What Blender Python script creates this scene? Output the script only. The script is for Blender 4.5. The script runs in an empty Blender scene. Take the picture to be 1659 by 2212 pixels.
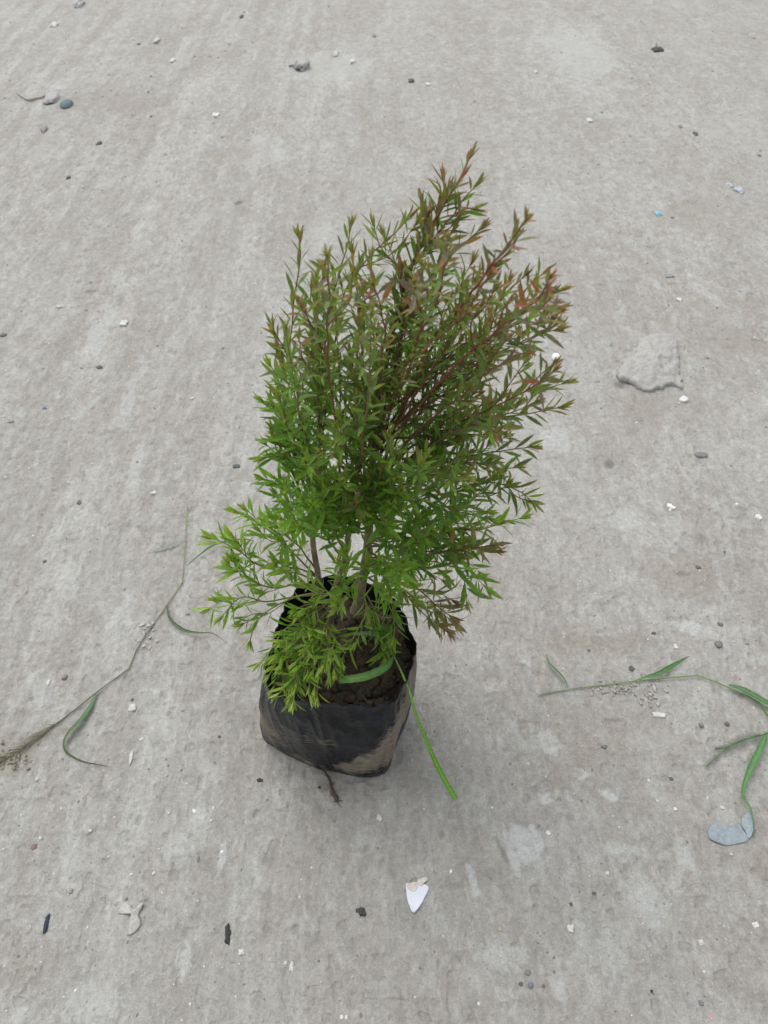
import bpy, math, random
import numpy as np
from mathutils import Vector, Matrix, noise as mnoise
R = math.radians
random.seed(7)
rng = np.random.default_rng(11)

# ---------------------------------------------------------------- camera, sky, sun, exposure
CAM_H, PITCH, F_PX, CU, CV = 1.2, R(48), 1661.0, 829.5, 1106.0     # picture measured as 1659 x 2212
scene = bpy.context.scene
cam_d = bpy.data.cameras.new('camera'); cam = bpy.data.objects.new('camera', cam_d)
scene.collection.objects.link(cam); scene.camera = cam
cam.location = (0, 0, CAM_H); cam.rotation_euler = (R(90) - PITCH, 0, 0)
cam_d.sensor_fit = 'VERTICAL'; cam_d.sensor_height = 24; cam_d.lens = 24 * F_PX / 2212
cam_d.clip_start = 0.02; cam_d.clip_end = 500
cam_d.dof.use_dof = True; cam_d.dof.focus_distance = 1.12; cam_d.dof.aperture_fstop = 5.6

world = bpy.data.worlds.new('World'); scene.world = world; world.use_nodes = True
wn = world.node_tree; bg = wn.nodes['Background']
SUN_EL, SUN_AZ = 66, -40            # azimuth measured from +Y (away from the viewer) towards +X
sky = wn.nodes.new('ShaderNodeTexSky'); sky.sky_type = 'NISHITA'; sky.sun_disc = False
sky.sun_elevation = R(SUN_EL); sky.sun_rotation = R(SUN_AZ); sky.dust_density = 4; sky.air_density = 1.2
hs = wn.nodes.new('ShaderNodeHueSaturation'); hs.inputs['Saturation'].default_value = 0.20
wn.links.new(sky.outputs[0], hs.inputs['Color']); wn.links.new(hs.outputs[0], bg.inputs['Color'])
bg.inputs['Strength'].default_value = 0.142
sun_d = bpy.data.lights.new('sun', 'SUN'); sun = bpy.data.objects.new('sun', sun_d)
scene.collection.objects.link(sun)
sun_d.energy = 0.45; sun_d.angle = R(50); sun_d.color = (1.0, 0.975, 0.94)
sd = Vector((math.cos(R(SUN_EL)) * math.sin(R(SUN_AZ)), math.cos(R(SUN_EL)) * math.cos(R(SUN_AZ)), math.sin(R(SUN_EL))))
sun.rotation_euler = sd.to_track_quat('Z', 'Y').to_euler()
scene.view_settings.view_transform = 'Standard'; scene.view_settings.look = 'None'
scene.view_settings.exposure = 0.60; scene.view_settings.gamma = 1.0

# ---------------------------------------------------------------- measuring helpers
FW = Vector((0, math.cos(PITCH), -math.sin(PITCH))); UP = Vector((0, math.sin(PITCH), math.cos(PITCH)))
def ray(u, v): return Vector(((u - CU) / F_PX, 0, 0)) + UP * (-(v - CV) / F_PX) + FW
def at_z(u, v, z=0.0):
    r = ray(u, v); t = (z - CAM_H) / r.z
    return Vector((r.x * t, r.y * t, z))
def at_y(u, v, y):
    r = ray(u, v); t = y / r.y
    return Vector((r.x * t, y, CAM_H + r.z * t))
def px_size(p):                                     # metres per picture pixel at a point
    return (Vector(p) - Vector((0, 0, CAM_H))).dot(FW) / F_PX

# ---------------------------------------------------------------- numpy value noise
def _hash(ix, iy, s):
    h = (ix.astype(np.int64) * 374761393 + iy.astype(np.int64) * 668265263 + s * 2147483647 * 3) & 0xffffffff
    h = ((h ^ (h >> 13)) * 1274126177) & 0xffffffff
    h = ((h ^ (h >> 16)) * 2246822519) & 0xffffffff
    return ((h ^ (h >> 15)) & 0xffffff).astype(np.float64) / 0xffffff * 2 - 1
def vnoise(x, y, s=0):
    ix = np.floor(x); iy = np.floor(y); fx = x - ix; fy = y - iy
    fx = fx * fx * fx * (fx * (fx * 6 - 15) + 10); fy = fy * fy * fy * (fy * (fy * 6 - 15) + 10)
    a = _hash(ix, iy, s); b = _hash(ix + 1, iy, s); c = _hash(ix, iy + 1, s); d = _hash(ix + 1, iy + 1, s)
    return (a * (1 - fx) + b * fx) * (1 - fy) + (c * (1 - fx) + d * fx) * fy
def fbm(x, y, s=0, o=3, turn=True):
    r = 0; a = 1.0; t = 0
    for k in range(o):
        c, sn = (math.cos(k * 0.7 + s), math.sin(k * 0.7 + s)) if turn else (1.0, 0.0)
        r = r + a * vnoise((x * c - y * sn) * 2 ** k, (x * sn + y * c) * 2 ** k, s + k * 17); t += a; a *= 0.55
    return r / t
def sstep(a, b, x):
    t = np.clip((x - a) / (b - a), 0, 1); return t * t * (3 - 2 * t)
def ell(x, y, cx, cy, rx, ry, ang=0.0):
    c, s = math.cos(ang), math.sin(ang); dx = x - cx; dy = y - cy
    return np.sqrt(((dx * c + dy * s) / rx) ** 2 + ((-dx * s + dy * c) / ry) ** 2)

STAR = at_z(1205, 1655)
HOLE = at_z(1303, 998)
def ground_h(x, y, detail=False):
    x = np.asarray(x, float); y = np.asarray(y, float)
    wx = x + 0.012 * fbm(x * 14, y * 14, 91, 2); wy = y + 0.012 * fbm(x * 14, y * 14, 92, 2)
    near = 1 - sstep(3.5, 6.0, np.hypot(x, y))
    h = 2.2 * fbm(x * 5, y * 5, 1, 3); h0 = h
    h = h + 1.1 * fbm(wx * 38, wy * 38, 3, 3)
    rough = sstep(-0.25, 0.5, fbm(x * 2.1 + 3, y * 1.3, 5, 2) + 0.5 * sstep(-0.1, -0.7, x) + 0.35 * sstep(0.25, 0.8, x))
    crust = sstep(0.03, 0.10, fbm(wx * 30, wy * 15, 7, 4, False)) + 0.6 * sstep(0.1, 0.17, fbm(wx * 70, wy * 42, 8, 3, False))
    h = h + (0.4 + 0.6 * rough) * .8 * crust
    h = h + (0.25 + 0.75 * rough) * 1.0 * fbm(x * 140, y * 140, 9, 3)
    pit = sstep(0.55, 0.8, vnoise(wx * 55, wy * 55, 31)); h = h - 1.8 * pit - 1.2 * sstep(.62, .85, vnoise(x * 120, y * 110, 37))
    lump = sstep(0.72, 0.95, vnoise(x * 90, y * 90, 33)); h = h + 0.9 * lump
    # drag marks running away from the viewer, strongest on the left
    left = sstep(0.1, -0.45, x + 0.1 * fbm(x * 2, y * 2, 55, 2))
    st = fbm(wx * 60, wy * 6, 11, 2, False) + 1.3 * vnoise(wx * 24, wy * 1.8, 13)
    h = h + (0.12 + 0.95 * left) * 1.15 * st
    # fan shaped scrape on the right
    dx = x - STAR.x; dy = y - STAR.y; r = np.hypot(dx, dy); a = np.arctan2(dy, dx)
    fan = sstep(0.19, 0.03, r) * sstep(0.008, 0.03, r) * sstep(0.6, 0.0, a)
    h = h + .55 * fan * np.sin(a * 17 + 0.5 * fbm(x * 30, y * 30, 21, 1))
    d = ell(x, y, HOLE.x, HOLE.y, 0.022, 0.03); h = h - 3.5 * sstep(1.0, 0.6, d)
    if detail: return h * 0.001 * (0.15 + 0.85 * near), (h - h0)
    return h * 0.001 * (0.15 + 0.85 * near)
def gh(x, y): return float(ground_h(np.array([x]), np.array([y]))[0])
def on_ground(u, v, lift=0.0):
    p = at_z(u, v); p.z = gh(p.x, p.y) + lift
    return p

# ---------------------------------------------------------------- building helpers
COL = scene.collection
def tag(o, label=None, cat=None, group=None, kind=None):
    if label: o['label'] = label
    if cat: o['category'] = cat
    if group: o['group'] = group
    if kind: o['kind'] = kind
    return o
def empty(name, loc):
    o = bpy.data.objects.new(name, None); COL.objects.link(o); o.location = loc
    o.empty_display_size = 0.02
    return o
class MB:
    def __init__(s): s.v = []; s.f = []; s.c = []
    def add(s, vs, fs, col=(1, 1, 1)):
        n = len(s.v); s.v += [tuple(p) for p in vs]
        s.f += [tuple(i + n for i in f) for f in fs]
        if isinstance(col, list): s.c += col
        else: s.c += [col] * len(vs)
    def build(s, name, mat, parent=None, origin=None, smooth=True):
        me = bpy.data.meshes.new(name)
        off = Vector(origin) if origin is not None else Vector((0, 0, 0))
        me.from_pydata([tuple(Vector(p) - off) for p in s.v], [], s.f)
        a = me.color_attributes.new('tint', 'FLOAT_COLOR', 'POINT')
        arr = np.ones((len(s.v), 4), np.float32); arr[:, :3] = np.array(s.c, np.float32).reshape(-1, 3)
        a.data.foreach_set('color', arr.ravel())
        if smooth: me.polygons.foreach_set('use_smooth', [True] * len(me.polygons))
        me.materials.append(mat); me.update()
        o = bpy.data.objects.new(name, me); COL.objects.link(o)
        if parent is not None: o.parent = parent
        return o
def tube(mb, pts, rads, col, n=6):
    pts = [Vector(p) for p in pts]; vs = []; fs = []; cols = []
    prev = None
    for i, p in enumerate(pts):
        t = (pts[min(i + 1, len(pts) - 1)] - pts[max(i - 1, 0)])
        if t.length < 1e-9: t = Vector((0, 0, 1))
        t.normalize()
        if prev is None:
            a = t.orthogonal().normalized()
        else:
            a = prev - t * prev.dot(t)
            a = a.normalized() if a.length > 1e-6 else t.orthogonal().normalized()
        prev = a; b = t.cross(a)
        r = rads[i] if isinstance(rads, (list, tuple)) else rads
        for k in range(n):
            an = 2 * math.pi * k / n
            vs.append(p + (a * math.cos(an) + b * math.sin(an)) * r)
            cols.append(col[i] if isinstance(col, list) else col)
    for i in range(len(pts) - 1):
        for k in range(n):
            fs.append((i * n + k, i * n + (k + 1) % n, (i + 1) * n + (k + 1) % n, (i + 1) * n + k))
    fs.append(tuple(range(n - 1, -1, -1))); fs.append(tuple((len(pts) - 1) * n + k for k in range(n)))
    mb.add(vs, fs, cols)
def catmull(pts, per=6):
    P = [Vector(p) for p in pts]
    if len(P) < 3:
        return [P[0].lerp(P[-1], i / per) for i in range(per + 1)]
    P = [P[0] * 2 - P[1]] + P + [P[-1] * 2 - P[-2]]; out = []
    for i in range(1, len(P) - 2):
        a, b, c, d = P[i - 1:i + 3]
        for k in range(per):
            t = k / per
            out.append(0.5 * ((2 * b) + (c - a) * t + (2 * a - 5 * b + 4 * c - d) * t * t + (3 * b - a - 3 * c + d) * t ** 3))
    out.append(P[-2].copy()); return out
def resample(pts, step):
    out = [pts[0].copy()]; acc = 0.0
    for a, b in zip(pts, pts[1:]):
        L = (b - a).length
        while acc + L >= step and L > 1e-9:
            t = (step - acc) / L; a = a.lerp(b, t); out.append(a.copy()); L = (b - a).length; acc = 0.0
        acc += L
    out.append(pts[-1].copy()); return out

# ---------------------------------------------------------------- materials
def newmat(name):
    m = bpy.data.materials.new(name); m.use_nodes = True; nt = m.node_tree
    return m, nt, nt.nodes['Principled BSDF']
def N(nt, t, **kw):
    n = nt.nodes.new(t)
    for k, v in kw.items():
        if k.startswith('i_'): n.inputs[k[2:].replace('_', ' ')].default_value = v
        else: setattr(n, k, v)
    return n
def noise_node(nt, scale, detail=4, rough=0.6, vec=None, dist=0.0):
    n = N(nt, 'ShaderNodeTexNoise'); n.inputs['Scale'].default_value = scale; n.inputs['Detail'].default_value = detail
    n.inputs['Roughness'].default_value = rough; n.inputs['Distortion'].default_value = dist
    if vec: nt.links.new(vec, n.inputs['Vector'])
    return n
def ramp(nt, src, a, b, ca=(0, 0, 0, 1), cb=(1, 1, 1, 1)):
    r = N(nt, 'ShaderNodeValToRGB'); r.color_ramp.elements[0].position = a; r.color_ramp.elements[1].position = b
    r.color_ramp.elements[0].color = ca; r.color_ramp.elements[1].color = cb
    nt.links.new(src, r.inputs[0]); return r
def mix(nt, fac, a, b, mode='MIX'):
    m = N(nt, 'ShaderNodeMix'); m.data_type = 'RGBA'; m.blend_type = mode
    for s, v in ((0, fac), (6, a), (7, b)):
        if isinstance(v, (int, float)): m.inputs[s].default_value = v
        elif isinstance(v, tuple): m.inputs[s].default_value = (v + (1,))[:4]
        else: nt.links.new(v, m.inputs[s])
    return m.outputs[2]

def scaled(nt, k, sock):
    m = N(nt, 'ShaderNodeMath', operation='MULTIPLY'); m.inputs[1].default_value = k; nt.links.new(sock, m.inputs[0]); return m.outputs[0]
def ground_material():
    m, nt, b = newmat('dusty_concrete'); L = nt.links
    tc = N(nt, 'ShaderNodeTexCoord'); co = tc.outputs['Object']
    at = N(nt, 'ShaderNodeAttribute', attribute_name='tint')
    sep = N(nt, 'ShaderNodeSeparateColor'); L.new(at.outputs['Color'], sep.inputs[0])
    map1 = N(nt, 'ShaderNodeMapping'); map1.inputs['Scale'].default_value = (1, 0.45, 1); L.new(co, map1.inputs[0])
    map2 = N(nt, 'ShaderNodeMapping'); map2.inputs['Scale'].default_value = (1, 0.12, 1); L.new(co, map2.inputs[0])
    big = noise_node(nt, 4.0, 5, .62, map1.outputs[0], .4)
    med = noise_node(nt, 22, 6, .62, map1.outputs[0], .6)
    stk = noise_node(nt, 34, 5, .6, map2.outputs[0], .3)
    fin = noise_node(nt, 330, 6, .8, co)
    sp = noise_node(nt, 620, 2, .5, co)
    c = mix(nt, ramp(nt, big.outputs[0], .38, .62).outputs[0], (.376, .361, .333), (.424, .417, .394))
    # pale cement film where the dust is gone
    film = ramp(nt, med.outputs[0], .50, .62)
    c = mix(nt, scaled(nt, .42, film.outputs[0]), c, (.48, .50, .485))
    c = mix(nt, scaled(nt, .22, ramp(nt, stk.outputs[0], .52, .64).outputs[0]), c, (.475, .485, .47))
    dk = ramp(nt, noise_node(nt, 15, 6, .65, co, .8).outputs[0], .28, .46, (1, 1, 1, 1), (0, 0, 0, 1))
    c = mix(nt, scaled(nt, .33, dk.outputs[0]), c, (.27, .255, .23))
    mot = ramp(nt, noise_node(nt, 75, 6, .7, map1.outputs[0], .7).outputs[0], .36, .66, (.80, .80, .795, 1), (1.12, 1.12, 1.12, 1))
    c = mix(nt, .8, c, mot.outputs[0], 'MULTIPLY')
    c = mix(nt, .5, c, ramp(nt, at.outputs['Alpha'], .25, .72, (.80, .785, .76, 1), (1.10, 1.11, 1.10, 1)).outputs[0], 'MULTIPLY')  # dust tone by height; the darker lows also paint in relief shade
    # located patches: red = pale cement, green = brownish dust and faint brown round the bag foot, blue = dark spots and painted contact shade
    c = mix(nt, sep.outputs[0], c, (.50, .515, .505))
    c = mix(nt, sep.outputs[1], c, (.30, .275, .235))
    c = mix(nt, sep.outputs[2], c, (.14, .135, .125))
    c = mix(nt, .8, c, ramp(nt, fin.outputs[0], .32, .66, (.70, .70, .69, 1), (1.06, 1.06, 1.06, 1)).outputs[0], 'MULTIPLY')
    spk = ramp(nt, sp.outputs[0], .70, .74)
    c = mix(nt, scaled(nt, .5, spk.outputs[0]), c, (.68, .68, .66))
    spd = ramp(nt, noise_node(nt, 300, 2, .5, co).outputs[0], .28, .33, (1, 1, 1, 1), (0, 0, 0, 1))
    c = mix(nt, scaled(nt, .45, spd.outputs[0]), c, (.15, .14, .13))
    L.new(c, b.inputs['Base Color']); b.inputs['Roughness'].default_value = .85
    b.inputs['Specular IOR Level'].default_value = .35
    bp = N(nt, 'ShaderNodeBump'); bp.inputs['Strength'].default_value = .9; bp.inputs['Distance'].default_value = .0045
    rel = noise_node(nt, 120, 9, .74, co, .5)
    L.new(mix(nt, .3, rel.outputs[0], noise_node(nt, 600, 3, .6, co).outputs[0]), bp.inputs['Height'])
    c = mix(nt, .7, c, ramp(nt, rel.outputs[0], .34, .60, (.76, .755, .745, 1), (1.08, 1.08, 1.08, 1)).outputs[0], 'MULTIPLY')  # lows of the bump noise darkened in colour, painting cavity shade
    L.new(c, b.inputs['Base Color'])
    L.new(bp.outputs[0], b.inputs['Normal'])
    return m

def leaf_material(name, trans=.3, rough=.42, coat=.0):
    m, nt, b = newmat(name); L = nt.links
    at = N(nt, 'ShaderNodeAttribute', attribute_name='tint')
    tc = N(nt, 'ShaderNodeTexCoord')
    n = noise_node(nt, 220, 3, .6, tc.outputs['Object'])
    c = mix(nt, 1.0, at.outputs['Color'], ramp(nt, n.outputs[0], .3, .7, (.72, .72, .72, 1), (1.12, 1.12, 1.12, 1)).outputs[0], 'MULTIPLY')
    L.new(c, b.inputs['Base Color']); b.inputs['Roughness'].default_value = rough
    b.inputs['Specular IOR Level'].default_value = .45
    t = N(nt, 'ShaderNodeBsdfTranslucent'); L.new(mix(nt, 1.0, c, (1.3, 1.5, .7), 'MULTIPLY'), t.inputs[0])
    ms = N(nt, 'ShaderNodeMixShader'); ms.inputs[0].default_value = trans
    L.new(b.outputs[0], ms.inputs[1]); L.new(t.outputs[0], ms.inputs[2])
    L.new(ms.outputs[0], nt.nodes['Material Output'].inputs[0])
    return m
def tint_material(name, rough=.8, bumps=300, bdist=.0006, spec=.3, mott=(.7, 1.15)):
    m, nt, b = newmat(name); L = nt.links
    at = N(nt, 'ShaderNodeAttribute', attribute_name='tint'); tc = N(nt, 'ShaderNodeTexCoord')
    n = noise_node(nt, bumps, 5, .65, tc.outputs['Object'])
    c = mix(nt, 1.0, at.outputs['Color'], ramp(nt, n.outputs[0], .3, .7, (mott[0],) * 3 + (1,), (mott[1],) * 3 + (1,)).outputs[0], 'MULTIPLY')
    L.new(c, b.inputs['Base Color']); b.inputs['Roughness'].default_value = rough; b.inputs['Specular IOR Level'].default_value = spec
    bp = N(nt, 'ShaderNodeBump'); bp.inputs['Strength'].default_value = .6; bp.inputs['Distance'].default_value = bdist
    L.new(n.outputs[0], bp.inputs['Height']); L.new(bp.outputs[0], b.inputs['Normal'])
    return m
def bag_material():
    m, nt, b = newmat('black_polythene'); L = nt.links
    at = N(nt, 'ShaderNodeAttribute', attribute_name='tint'); sep = N(nt, 'ShaderNodeSeparateColor'); L.new(at.outputs['Color'], sep.inputs[0])
    tc = N(nt, 'ShaderNodeTexCoord'); co = tc.outputs['Object']
    smp = N(nt, 'ShaderNodeMapping'); smp.inputs['Rotation'].default_value = (0, .62, 0); smp.inputs['Scale'].default_value = (.55, 1, 3.6); L.new(co, smp.inputs[0])
    n = noise_node(nt, 52, 8, .74, smp.outputs[0], .7)
    base = mix(nt, ramp(nt, noise_node(nt, 26, 4, .6, co, 1.0).outputs[0], .42, .68).outputs[0], (.003, .004, .005), (.008, .013, .022))
    f = N(nt, 'ShaderNodeMath', operation='ADD'); L.new(sep.outputs[0], f.inputs[0])
    s = N(nt, 'ShaderNodeMath', operation='MULTIPLY_ADD'); L.new(n.outputs[0], s.inputs[0]); s.inputs[1].default_value = 2.6; s.inputs[2].default_value = -1.35
    L.new(s.outputs[0], f.inputs[1])
    mask = ramp(nt, f.outputs[0], .30, .86)
    mud = mix(nt, noise_node(nt, 45, 5, .6, co).outputs[0], (.21, .175, .13), (.34, .30, .24))
    # thin grey dust film
    film = ramp(nt, noise_node(nt, 60, 6, .7, co, .8).outputs[0], .52, .80)
    fm = N(nt, 'ShaderNodeMath', operation='MULTIPLY'); L.new(film.outputs[0], fm.inputs[0]); L.new(sep.outputs[1], fm.inputs[1])
    base = mix(nt, fm.outputs[0], base, (.085, .084, .083))
    scr = ramp(nt, noise_node(nt, 120, 7, .75, smp.outputs[0], .5).outputs[0], .40, .62)
    mk = N(nt, 'ShaderNodeMath', operation='MULTIPLY'); L.new(mask.outputs[0], mk.inputs[0])
    sc2 = N(nt, 'ShaderNodeMath', operation='MULTIPLY_ADD'); L.new(scr.outputs[0], sc2.inputs[0]); sc2.inputs[1].default_value = .5; sc2.inputs[2].default_value = .5
    L.new(sc2.outputs[0], mk.inputs[1])
    L.new(mix(nt, mk.outputs[0], base, mud), b.inputs['Base Color'])
    rr = ramp(nt, mask.outputs[0], 0, 1, (.22,) * 3 + (1,), (.85,) * 3 + (1,)); L.new(rr.outputs[0], b.inputs['Roughness'])
    b.inputs['Specular IOR Level'].default_value = .20
    bp = N(nt, 'ShaderNodeBump'); bp.inputs['Strength'].default_value = .7; bp.inputs['Distance'].default_value = .0022
    bmp = N(nt, 'ShaderNodeMapping'); bmp.inputs['Scale'].default_value = (1, 1, 2.6); bmp.inputs['Rotation'].default_value = (0, .5, .3); L.new(co, bmp.inputs[0])
    wr = noise_node(nt, 38, 6, .55, bmp.outputs[0], 1.6); wr.noise_type = 'RIDGED_MULTIFRACTAL'
    L.new(mix(nt, .5, wr.outputs[0], noise_node(nt, 130, 5, .6, co, .6).outputs[0]), bp.inputs['Height']); L.new(bp.outputs[0], b.inputs['Normal'])
    return m
M_GROUND = ground_material()
M_LEAF = leaf_material('narrow_leaf', .38, .40)
M_GRASS = leaf_material('grass_blade', .25, .45)
M_BARK = tint_material('bark', .8, 260, .0008)
M_STONE = tint_material('stone', .85, 240, .0008)
M_SOIL = tint_material('soil', .95, 220, .0016, .15, (.45, 1.3))
M_SHELL = tint_material('glazed_chip', .35, 60, .0002, .5, (.92, 1.05))
M_BAG = bag_material()

# ---------------------------------------------------------------- ground: one sheet to the horizon, finest in front of the camera
def build_ground():
    inner = np.linspace(-1, 1, 1000)
    outer = np.array([1.05, 1.15, 1.4, 2, 3.5, 7, 15, 40, 120])
    s = np.concatenate([-outer[::-1], inner, outer])
    q = np.linspace(0, 1, 1300)
    yy = 0.05 + 0.9 * q + 4.6 * q ** 2.6
    y = np.concatenate([[-200, -80, -30, -10, -4, -1.5, -.6, -.2, -.05], yy, [5.8, 6.4, 7.5, 10, 15, 30, 70, 200]])
    S, Y = np.meshgrid(s, y)
    X = S * (0.62 + 0.46 * np.clip(Y, 0, 5.6))
    H, DT = ground_h(X, Y, True); DT = np.clip((DT - .7) / 4.6 + .5, 0, 1)
    nr, nc = X.shape
    # located patches of cement film, brownish dust, dark spots and painted contact shade
    R_ = np.zeros_like(X); G_ = np.zeros_like(X); B_ = np.zeros_like(X)
    wob = 0.8 * fbm(X * 34, Y * 26, 61, 4) + 0.5 * fbm(X * 120, Y * 100, 62, 3)
    def patch(A, u, v, wu, wv, amt, ang=0, soft=.35):
        p = at_z(u, v); k = px_size(p); d = math.atan2(CAM_H, p.y)
        e = ell(X, Y, p.x, p.y, wu * k, wv * k / math.sin(d), ang) + wob
        np.maximum(A, min(.85, amt * 1.25) * sstep(1.0 + soft * .5, 1.0 - soft, e), out=A)
    for (u, v, a, b_, m_, an) in [(1195, 1615, 22, 42, .75, .5), (1250, 1672, 28, 14, .7, .3), (1315, 1718, 26, 8, .7, -.6), (1180, 1728, 18, 12, .7, 0),
            (1140, 1810, 36, 42, .75, 0), (1105, 1840, 8, 45, .6, .2), (1020, 1900, 10, 34, .6, .3), (1085, 2060, 60, 30, .4, 0), (1210, 2120, 26, 26, .45, 0),
            (1480, 1850, 20, 50, .4, .2), (1350, 1835, 60, 18, .4, 0), (260, 1330, 26, 55, .35, 0), (210, 720, 22, 60, .4, 0), (290, 830, 16, 70, .4, 0),
            (290, 1010, 14, 60, .4, 0), (1180, 450, 60, 40, .25, 0), (700, 150, 90, 30, .3, 0), (1250, 120, 80, 60, .35, 0), (560, 330, 60, 30, .3, 0),
            (1490, 1352, 24, 14, .7, 0), (1210, 950, 40, 20, .5, 0), (1350, 1120, 60, 20, .35, 0), (1590, 690, 30, 16, .5, 0), (400, 2070, 16, 44, .55, 0),
            (380, 1830, 22, 30, .4, 0), (430, 1760, 18, 24, .5, 0), (200, 2160, 60, 40, .35, 0), (150, 1850, 24, 70, .3, .3), (1400, 1960, 30, 55, .35, 0),
            (100, 1500, 30, 40, .35, 0), (1420, 1600, 60, 20, .25, 0), (480, 1850, 8, 26, .7, 0)]:
        patch(R_, u, v, a, b_, m_, an)
    for (u, v, a, b_, m_, an) in [(1290, 1385, 120, 22, .5, 0), (1260, 1360, 70, 16, .4, 0), (1480, 1250, 90, 60, .45, 0), (1620, 740, 60, 26, .55, 0), (1560, 700, 110, 60, .35, 0),
            (1420, 890, 120, 40, .3, 0), (1210, 1660, 60, 34, .5, .5), (30, 1640, 60, 60, .45, .4), (90, 1590, 60, 16, .4, .4), (500, 330, 60, 14, .4, 0),
            (860, 440, 30, 8, .4, 0), (1330, 1600, 160, 60, .25, 0), (820, 1640, 90, 60, .2, 0), (60, 2090, 60, 60, .3, 0), (240, 220, 120, 20, .3, 0), (1500, 470, 110, 40, .3, 0),
            (1620, 1860, 70, 50, .3, 0), (640, 1560, 100, 90, .15, 0)]:
        patch(G_, u, v, a, b_, m_, an)
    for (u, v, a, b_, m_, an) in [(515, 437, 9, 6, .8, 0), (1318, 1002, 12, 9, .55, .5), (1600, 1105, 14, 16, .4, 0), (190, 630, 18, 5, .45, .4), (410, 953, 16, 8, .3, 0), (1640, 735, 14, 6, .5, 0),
            (1470, 1240, 14, 5, .4, 0), (1336, 832, 14, 7, .5, 0), (700, 1700, 10, 10, .35, 0), (690, 1662, 90, 9, .3, .2), (1085, 1840, 5, 20, .35, .35), (1500, 1160, 30, 12, .2, 0)]:  # includes contact shade painted under the large stone and along the bag foot
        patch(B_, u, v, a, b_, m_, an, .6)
    me = bpy.data.meshes.new('ground'); nv = nr * nc
    co = np.stack([X, Y, H], -1).astype(np.float32).reshape(-1)
    me.vertices.add(nv); me.vertices.foreach_set('co', co)
    i = np.arange(nv).reshape(nr, nc)
    quads = np.stack([i[:-1, :-1], i[:-1, 1:], i[1:, 1:], i[1:, :-1]], -1).reshape(-1, 4).astype(np.int32)
    nf = len(quads); me.loops.add(nf * 4); me.loops.foreach_set('vertex_index', quads.ravel())
    me.polygons.add(nf); me.polygons.foreach_set('loop_start', np.arange(0, nf * 4, 4, dtype=np.int32))
    me.polygons.foreach_set('loop_total', np.full(nf, 4, np.int32))
    me.polygons.foreach_set('use_smooth', np.ones(nf, bool))
    me.update(calc_edges=True)
    a = me.color_attributes.new('tint', 'FLOAT_COLOR', 'POINT')
    a.data.foreach_set('color', np.stack([R_, G_, B_, DT], -1).astype(np.float32).ravel())
    me.materials.append(M_GROUND)
    o = bpy.data.objects.new('ground', me); COL.objects.link(o); tag(o, kind='structure')
build_ground()

# ---------------------------------------------------------------- the potted shrub
RIM_Z = 0.243
RIM_PX = [(735, 1523), (790, 1524), (835, 1520), (862, 1500), (882, 1462), (896, 1410), (889, 1360), (868, 1315), (835, 1278), (790, 1256),
          (740, 1247), (690, 1250), (650, 1266), (620, 1300), (602, 1345), (586, 1400), (575, 1445), (584, 1487), (620, 1508), (675, 1519)]
BASE_PX = [(715, 1668), (765, 1678), (808, 1680), (840, 1664), (858, 1610), (876, 1560), (872, 1500), (850, 1460), (815, 1435), (775, 1425),
           (735, 1423), (695, 1428), (655, 1440), (620, 1462), (596, 1500), (580, 1545), (566, 1592), (590, 1615), (628, 1638), (670, 1657)]
rim = [at_z(u, v, RIM_Z) for u, v in RIM_PX]; base = [at_z(u, v, 0) for u, v in BASE_PX]
RC = sum(rim, Vector()) / len(rim); BC = sum(base, Vector()) / len(base)
ROOT = Vector((BC.x, BC.y, 0))
shrub = empty('potted_shrub', ROOT)
tag(shrub, 'bushy shrub with narrow green and reddish leaves growing in a black plastic nursery bag', 'potted plant')

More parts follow.
